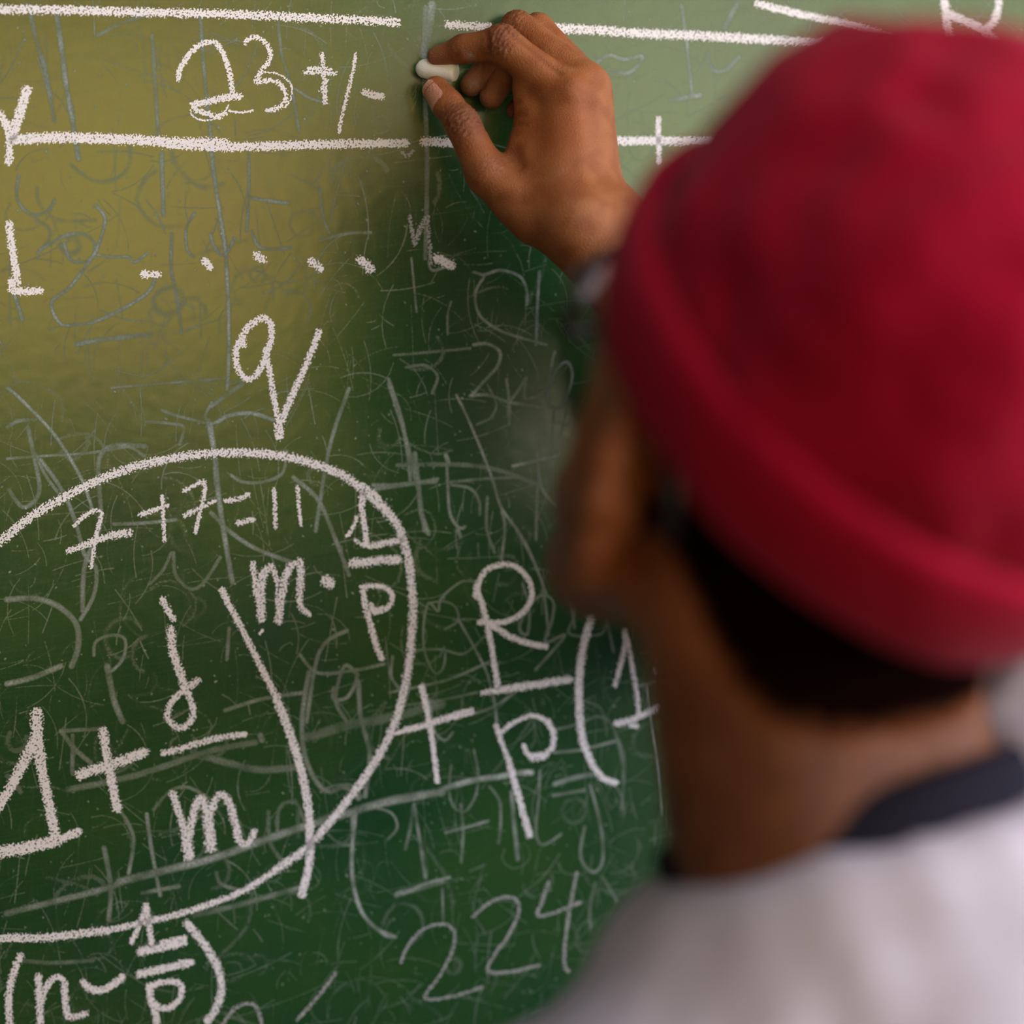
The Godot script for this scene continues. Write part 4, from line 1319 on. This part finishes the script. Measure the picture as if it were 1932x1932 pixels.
	for j in rows:
		var e := j / float(rows - 1)
		var t := lerpf(0.52, 1.16, e)
		var base := ti + ax * len * t
		var r := lerpf(0.0090, 0.0066, t) + 0.0006
		if t > 0.55:
			r = maxf(r, lerpf(0.0086, 0.0066, (t - 0.55) / 0.45) + 0.0006)
		if t > 1.0:
			base = tt + ax * len * (t - 1.0)
			r = sqrt(maxf(0.0000001, 0.0066 * 0.0066 - pow(len * (t - 1.0), 2.0))) + 0.0011
		for i in cols:
			var g := i / float(cols - 1) * 2.0 - 1.0
			var half := 0.98 * pow(clampf(1.0 - pow(absf(e * 2.0 - 1.0), 5.0), 0.0, 1.0), 0.5) + 0.05
			var a := g * half
			var rim := maxf(absf(g), absf(e * 2.0 - 1.0))
			var lift := r * 1.0 + 0.0002 - 0.0016 * smoothstep(0.88, 1.0, rim)
			var d := out_n * cos(a) + side * sin(a)
			s.v.append(base + d * lift)
			s.n.append(d)
			var nc := Color(0.50, 0.235, 0.165)
			nc = nc.lerp(Color(0.60, 0.42, 0.36), smoothstep(0.80, 0.95, e) * 0.8)
			nc = nc.lerp(Color(0.58, 0.36, 0.28), (1.0 - smoothstep(0.0, 0.24, e + 0.2 * g * g)) * 0.8)
			s.c.append(nc)
	for j in rows - 1:
		for i in cols - 1:
			var a := first + j * cols + i
			s.i.append_array(PackedInt32Array([a, a + cols, a + 1, a + 1, a + cols, a + cols + 1]))



func hair(root: Node, foot: Vector3) -> void:
	# the short black hair left bare between the beanie and the nape
	var s := skin()
	head(s)
	renormal(s)
	var v: PackedVector3Array = s.v
	var w := PackedFloat32Array()
	for i in v.size():
		var p := v[i]
		var l := p - ear
		var h := (p - brim_at).dot(brim_axis)
		var back := -l.dot(head_f)
		var low := -0.004 - 0.036 * smoothstep(0.02, 0.085, back) + 0.004 * folds.get_noise_3dv(p * 2500.0)
		var k := smoothstep(low - 0.012, low + 0.008, l.dot(head_u)) * (1.0 - smoothstep(0.03, 0.05, h)) * smoothstep(0.006, 0.014, back)
		if absf(l.dot(RIGHT)) > 0.0815:
			k = 0.0
		w.append(k)
		s.c.append(Color(0.16, 0.05, 0.02).lerp(Color(0.004, 0.0036, 0.0034), smoothstep(0.1, 0.75, k)))
		v[i] = p + s.n[i] * (-0.0008 + 0.0048 * k)
	var keep := PackedInt32Array()
	var idx: PackedInt32Array = s.i
	for t in range(0, idx.size(), 3):
		if w[idx[t]] + w[idx[t + 1]] + w[idx[t + 2]] > 0.02:
			keep.append_array(PackedInt32Array([idx[t], idx[t + 1], idx[t + 2]]))
	s.v = v
	s.i = keep
	shift(s, foot)
	var m := mat(Color.WHITE, 0.95, 0.1)
	m.vertex_color_use_as_albedo = true
	m.heightmap_enabled = true
	m.heightmap_texture = bump(noise(0.1, FastNoiseLite.TYPE_SIMPLEX, 3, 14), 256)
	m.heightmap_scale = 0.12
	m.uv1_triplanar = true
	m.uv1_scale = Vector3.ONE * 30.0
	tag(put("hair", skin_mesh(s), m, root), "short black hair below the beanie")


func hat_radius(d: Vector3) -> float:
	var e := Vector3(d.dot(RIGHT) / 0.1, d.dot(head_u) / 0.120, d.dot(head_f) / 0.114)
	return 1.0 / e.length()


func beanie(root: Node, foot: Vector3) -> void:
	var e1 := (head_f - brim_axis * head_f.dot(brim_axis)).normalized()
	var e2 := brim_axis.cross(e1)
	var crown := []
	var cuff := []
	var n := 160
	var edge := []
	for i in n:
		var w := TAU * i / n
		var lo_t := 0.3
		var hi_t := 2.9
		for k in 30:
			var t := (lo_t + hi_t) / 2
			var d := brim_axis * cos(t) + (e1 * cos(w) + e2 * sin(w)) * sin(t)
			if (skull + d * hat_radius(d) - brim_at).dot(brim_axis) > 0:
				lo_t = t
			else:
				hi_t = t
		edge.append(lo_t)
	for j in 61:
		var row := []
		for i in n:
			var w := TAU * i / n
			var t: float = edge[i] * j / 60.0
			var d := brim_axis * cos(t) + (e1 * cos(w) + e2 * sin(w)) * sin(t)
			var p := skull + d * hat_radius(d)
			var k := smoothstep(0.0, 0.3, j / 60.0)
			var sag := 0.0058 * folds.get_noise_3dv(p * 220.0) + 0.0022 * folds.get_noise_3dv(p * 520.0)
			sag += 0.004 * exp(-pow((d.dot(e2) * 0.3 + d.dot(e1) + 0.15) / 0.12, 2.0)) * k
			row.append(p + d * sag - foot)
		crown.append(row)
	# the turned-up cuff: up over the crown, out, down and under
	var prof := [[0.046, -0.001], [0.0475, 0.0032], [0.046, 0.0066], [0.041, 0.0086], [0.030, 0.0096], [0.016, 0.0096], [0.006, 0.0090], [0.0, 0.0072], [-0.0025, 0.0040], [-0.0022, 0.0010], [0.002, -0.002]]
	for e in prof:
		var row := []
		for i in n:
			var w := TAU * i / n
			var t: float = edge[i] - e[0] / 0.11
			var d := brim_axis * cos(t) + (e1 * cos(w) + e2 * sin(w)) * sin(t)
			var p := skull + d * hat_radius(d)
			var sag := 0.0016 * folds.get_noise_3dv(p * 300.0)
			row.append(p + d * (e[1] + sag) - foot)
		cuff.append(row)
	var m := mat(lin(0.245, 0.002, 0.017), 0.95, 0.15)
	m.rim_enabled = true
	m.rim = 0.28
	m.rim_tint = 0.35
	m.heightmap_enabled = true
	m.heightmap_texture = bump(noise(0.08, FastNoiseLite.TYPE_SIMPLEX, 3, 17), 512)
	m.heightmap_scale = 0.05
	m.uv1_triplanar = true
	m.uv1_scale = Vector3.ONE * 18.0
	var hat := put("beanie", grid_mesh(crown, true), m, root)
	tag(hat, "deep red knitted beanie worn low on the nape")
	put("beanie_cuff", grid_mesh(cuff, true), m, hat)


func clothes(root: Node, foot: Vector3) -> void:
	var up := Vector3.UP
	var b := Basis(RIGHT, up, -FACING)
	var n := neck_base
	var ls := Vector3(0.16979, 1.29893, 0.50445)
	var rs := Vector3(0.45693, 1.41191, 0.36343)
	var le := ls + Vector3(-0.05, -0.29, 0.02)
	var lw := le + Vector3(0.09, -0.22, -0.08)
	var re := Vector3(0.45709, 1.45396, 0.08900)
	var cuff := wrist.lerp(re, 0.42)
	var s := skin()
	var fd := Field.new(n + Vector3(-0.42, -0.72, -0.42), n + Vector3(0.46, 0.2, 0.32), 0.0070)
	fd.add([
		[n + up * -0.27 + FACING * 0.03, b, Vector3(0.165, 0.20, 0.125)],
		[n + up * -0.42 + FACING * 0.03, b, Vector3(0.165, 0.24, 0.125)],
		[n + up * -0.58 + FACING * 0.02, b, Vector3(0.175, 0.13, 0.135)],
		[n + up * -0.05 - RIGHT * 0.02, n - RIGHT * 0.125 + up * -0.117, 0.052, 0.047], [n - RIGHT * 0.125 + up * -0.117, ls, 0.05, 0.05], [n + up * -0.06 + RIGHT * 0.04, rs, 0.060, 0.064],
		[n + up * -0.075 - RIGHT * 0.03, n + up * -0.06 + RIGHT * 0.03, 0.064, 0.066],
		[n + up * -0.135 - FACING * 0.012 + RIGHT * 0.03, b, Vector3(0.14, 0.105, 0.098)],
		[Vector3(0.30416, 1.41632, 0.41291) - Vector3(-0.21551, 0.91988, -0.33283).normalized() * 0.072 + RIGHT * 0.05 - FACING * 0.02, rs, 0.062, 0.064], [Vector3(0.30416, 1.41632, 0.41291) - Vector3(-0.21551, 0.91988, -0.33283).normalized() * 0.072 - FACING * 0.03 - RIGHT * 0.02, Vector3(0.30416, 1.41632, 0.41291) - Vector3(-0.21551, 0.91988, -0.33283).normalized() * 0.072 - FACING * 0.03 + RIGHT * 0.04, 0.058, 0.058],
		[ls, le, 0.056, 0.052], [le, lw, 0.055, 0.05],
		[rs, re, 0.07, 0.058], [re, cuff, 0.056, 0.05],
	], 0.016, 0.02)
	fd.rough(folds, 0.016, Vector3(110, 70, 110))
	fd.rough(folds, 0.006, Vector3(300, 200, 300))
	var ax := Vector3(-0.21551, 0.91988, -0.33283).normalized()
	var cu := (RIGHT - ax * RIGHT.dot(ax)).normalized()
	var cf := ax.cross(cu)
	var roll := []
	for i in 16:
		var w := TAU * i / 16
		var w2 := TAU * (i + 1) / 16
		roll.append([Vector3(0.30416, 1.41632, 0.41291) - ax * 0.026 + (cu * cos(w) + cf * sin(w)) * 0.079, Vector3(0.30416, 1.41632, 0.41291) - ax * 0.026 + (cu * cos(w2) + cf * sin(w2)) * 0.079, 0.011, 0.011])
	fd.add(roll, 0.004, 0.03)
	fd.add([[Vector3(0.30416, 1.41632, 0.41291) - ax * 0.03, Vector3(0.30416, 1.41632, 0.41291) + ax * 0.2, 0.070, 0.070]], 0.004, 0.008, true)
	fd.net(s)
	renormal(s)
	shift(s, foot)
	var cloth := mat(lin(0.42, 0.385, 0.45), 0.9, 0.2)
	cloth.heightmap_enabled = true
	cloth.heightmap_texture = bump(noise(0.12, FastNoiseLite.TYPE_SIMPLEX, 2, 19), 256)
	cloth.heightmap_scale = 0.03
	cloth.uv1_triplanar = true
	cloth.uv1_scale = Vector3.ONE * 14.0
	tag(put("shirt", skin_mesh(s), cloth, root), "loose white shirt with soft folds")
	# dark neckband of the undershirt
	var ring := []
	var u := (RIGHT - ax * RIGHT.dot(ax)).normalized()
	var f := ax.cross(u)
	for prof in [[-0.026, 0.079], [-0.004, 0.0785], [0.008, 0.0765], [0.0105, 0.0745], [0.008, 0.0725], [-0.004, 0.073], [-0.026, 0.075]]:
		var row := []
		for i in 72:
			var w := TAU * i / 72
			row.append(Vector3(0.30416, 1.41632, 0.41291) + ax * prof[0] + (u * cos(w) * 1.02 + f * sin(w) * 0.98) * prof[1] - foot)
		ring.append(row)
	tag(put("undershirt_collar", grid_mesh(ring, true), mat(lin(0.012, 0.011, 0.02), 0.9, 0.2), root), "dark navy undershirt neckband")
	# trousers and shoes
	s = skin()
	var hip := n + up * -0.62 + FACING * 0.015
	fd = Field.new(Vector3(hip.x - 0.3, 0.02, hip.z - 0.3), Vector3(hip.x + 0.3, hip.y + 0.16, hip.z + 0.3), 0.011)
	var legs := [[hip, b, Vector3(0.165, 0.14, 0.12)]]
	for q in [-1.0, 1.0]:
		var top: Vector3 = hip + RIGHT * 0.088 * q - up * 0.05
		var knee: Vector3 = Vector3(top.x, hip.y * 0.54, top.z) + RIGHT * 0.02 * q + FACING * 0.01
		var ankle: Vector3 = Vector3(knee.x, 0.09, knee.z) + RIGHT * 0.01 * q - FACING * 0.02
		legs.append([top, knee, 0.092, 0.066])
		legs.append([knee, ankle, 0.066, 0.056])
	fd.add(legs, 0.016, 0.02)
	fd.rough(folds, 0.008, Vector3(200, 120, 200))
	fd.net(s)
	shift(s, foot)
	tag(put("trousers", skin_mesh(s), mat(lin(0.03, 0.035, 0.05), 0.9, 0.2), root), "dark trousers")
	for q in [-1.0, 1.0]:
		s = skin()
		var heel: Vector3 = Vector3(hip.x, 0.045, hip.z) + RIGHT * 0.118 * q - FACING * 0.03
		fd = Field.new(heel + Vector3(-0.25, -0.05, -0.3), heel + Vector3(0.25, 0.12, 0.2), 0.008)
		fd.add([[heel, heel + FACING * 0.1, 0.04, 0.042], [heel + FACING * 0.1, heel + FACING * 0.19 - up * 0.008, 0.044, 0.032], [heel, heel + up * 0.05, 0.04, 0.045]], 0.012, 0.01)
		fd.net(s)
		shift(s, foot)
		put("shoe", skin_mesh(s), mat(lin(0.02, 0.018, 0.016), 0.5), root)


# ---------------------------------------------------------------- eyeglasses
func eyeglasses() -> void:
	var root := Node3D.new()
	root.name = "eyeglasses"
	root.position = hd(0.106, 0, 0.022)
	tag(root, "dark framed eyeglasses on the person's face, one lens showing past the beanie", "eyeglasses")
	add_child(root, true)
	var o := root.position
	var dark := mat(lin(0.02, 0.018, 0.025), 0.25, 0.5)
	var glass := StandardMaterial3D.new()
	glass.transparency = BaseMaterial3D.TRANSPARENCY_ALPHA
	glass.albedo_color = Color(0.9, 0.86, 0.76, 0.22)
	glass.roughness = 0.03
	glass.metallic_specular = 0.6
	for q in [-1.0, 1.0]:
		var c := hd(0.110, 0.034 * q, 0.025)
		var rim := []
		var disc := []
		var out_dir: Vector3 = (RIGHT * q - head_f * 0.55).normalized()
		for i in 40:
			var w := TAU * i / 40
			var x := signf(cos(w)) * pow(absf(cos(w)), 0.8)
			var y := signf(sin(w)) * pow(absf(sin(w)), 0.8)
			rim.append(c + out_dir * x * 0.025 + head_u * y * 0.019 - o)
		put("rim", tube(rim, 0.0027, 8, true), dark, root)
		var rows := []
		for k in 5:
			var row := []
			for p in rim:
				row.append((c - o).lerp(p, k / 4.0) + head_f * 0.003 * (1.0 - k * k / 16.0))
			rows.append(row)
		put("lens", grid_mesh(rows, true), glass, root)
		var hinge: Vector3 = c + out_dir * 0.025 + head_u * 0.015 - o
		var bend: Vector3 = hd(-0.012, 0.0795 * q, 0.042) - o
		put("temple", tube([hinge, hinge + RIGHT * q * 0.006 - head_f * 0.004, hinge.lerp(bend, 0.2) + RIGHT * q * 0.008, hinge.lerp(bend, 0.5) + RIGHT * q * 0.006, bend, bend - head_f * 0.018 - head_u * 0.012 + RIGHT * 0.003 * q, bend - head_f * 0.026 - head_u * 0.03 + RIGHT * 0.004 * q], 0.0034, 8, false, 0.45, RIGHT), dark, root)
	put("bridge", tube([hd(0.110, -0.0095, 0.025 + 0.008) - o, hd(0.110 + 0.006, 0, 0.025 + 0.012) - o, hd(0.110, 0.0095, 0.025 + 0.008) - o], 0.0016, 8), dark, root)
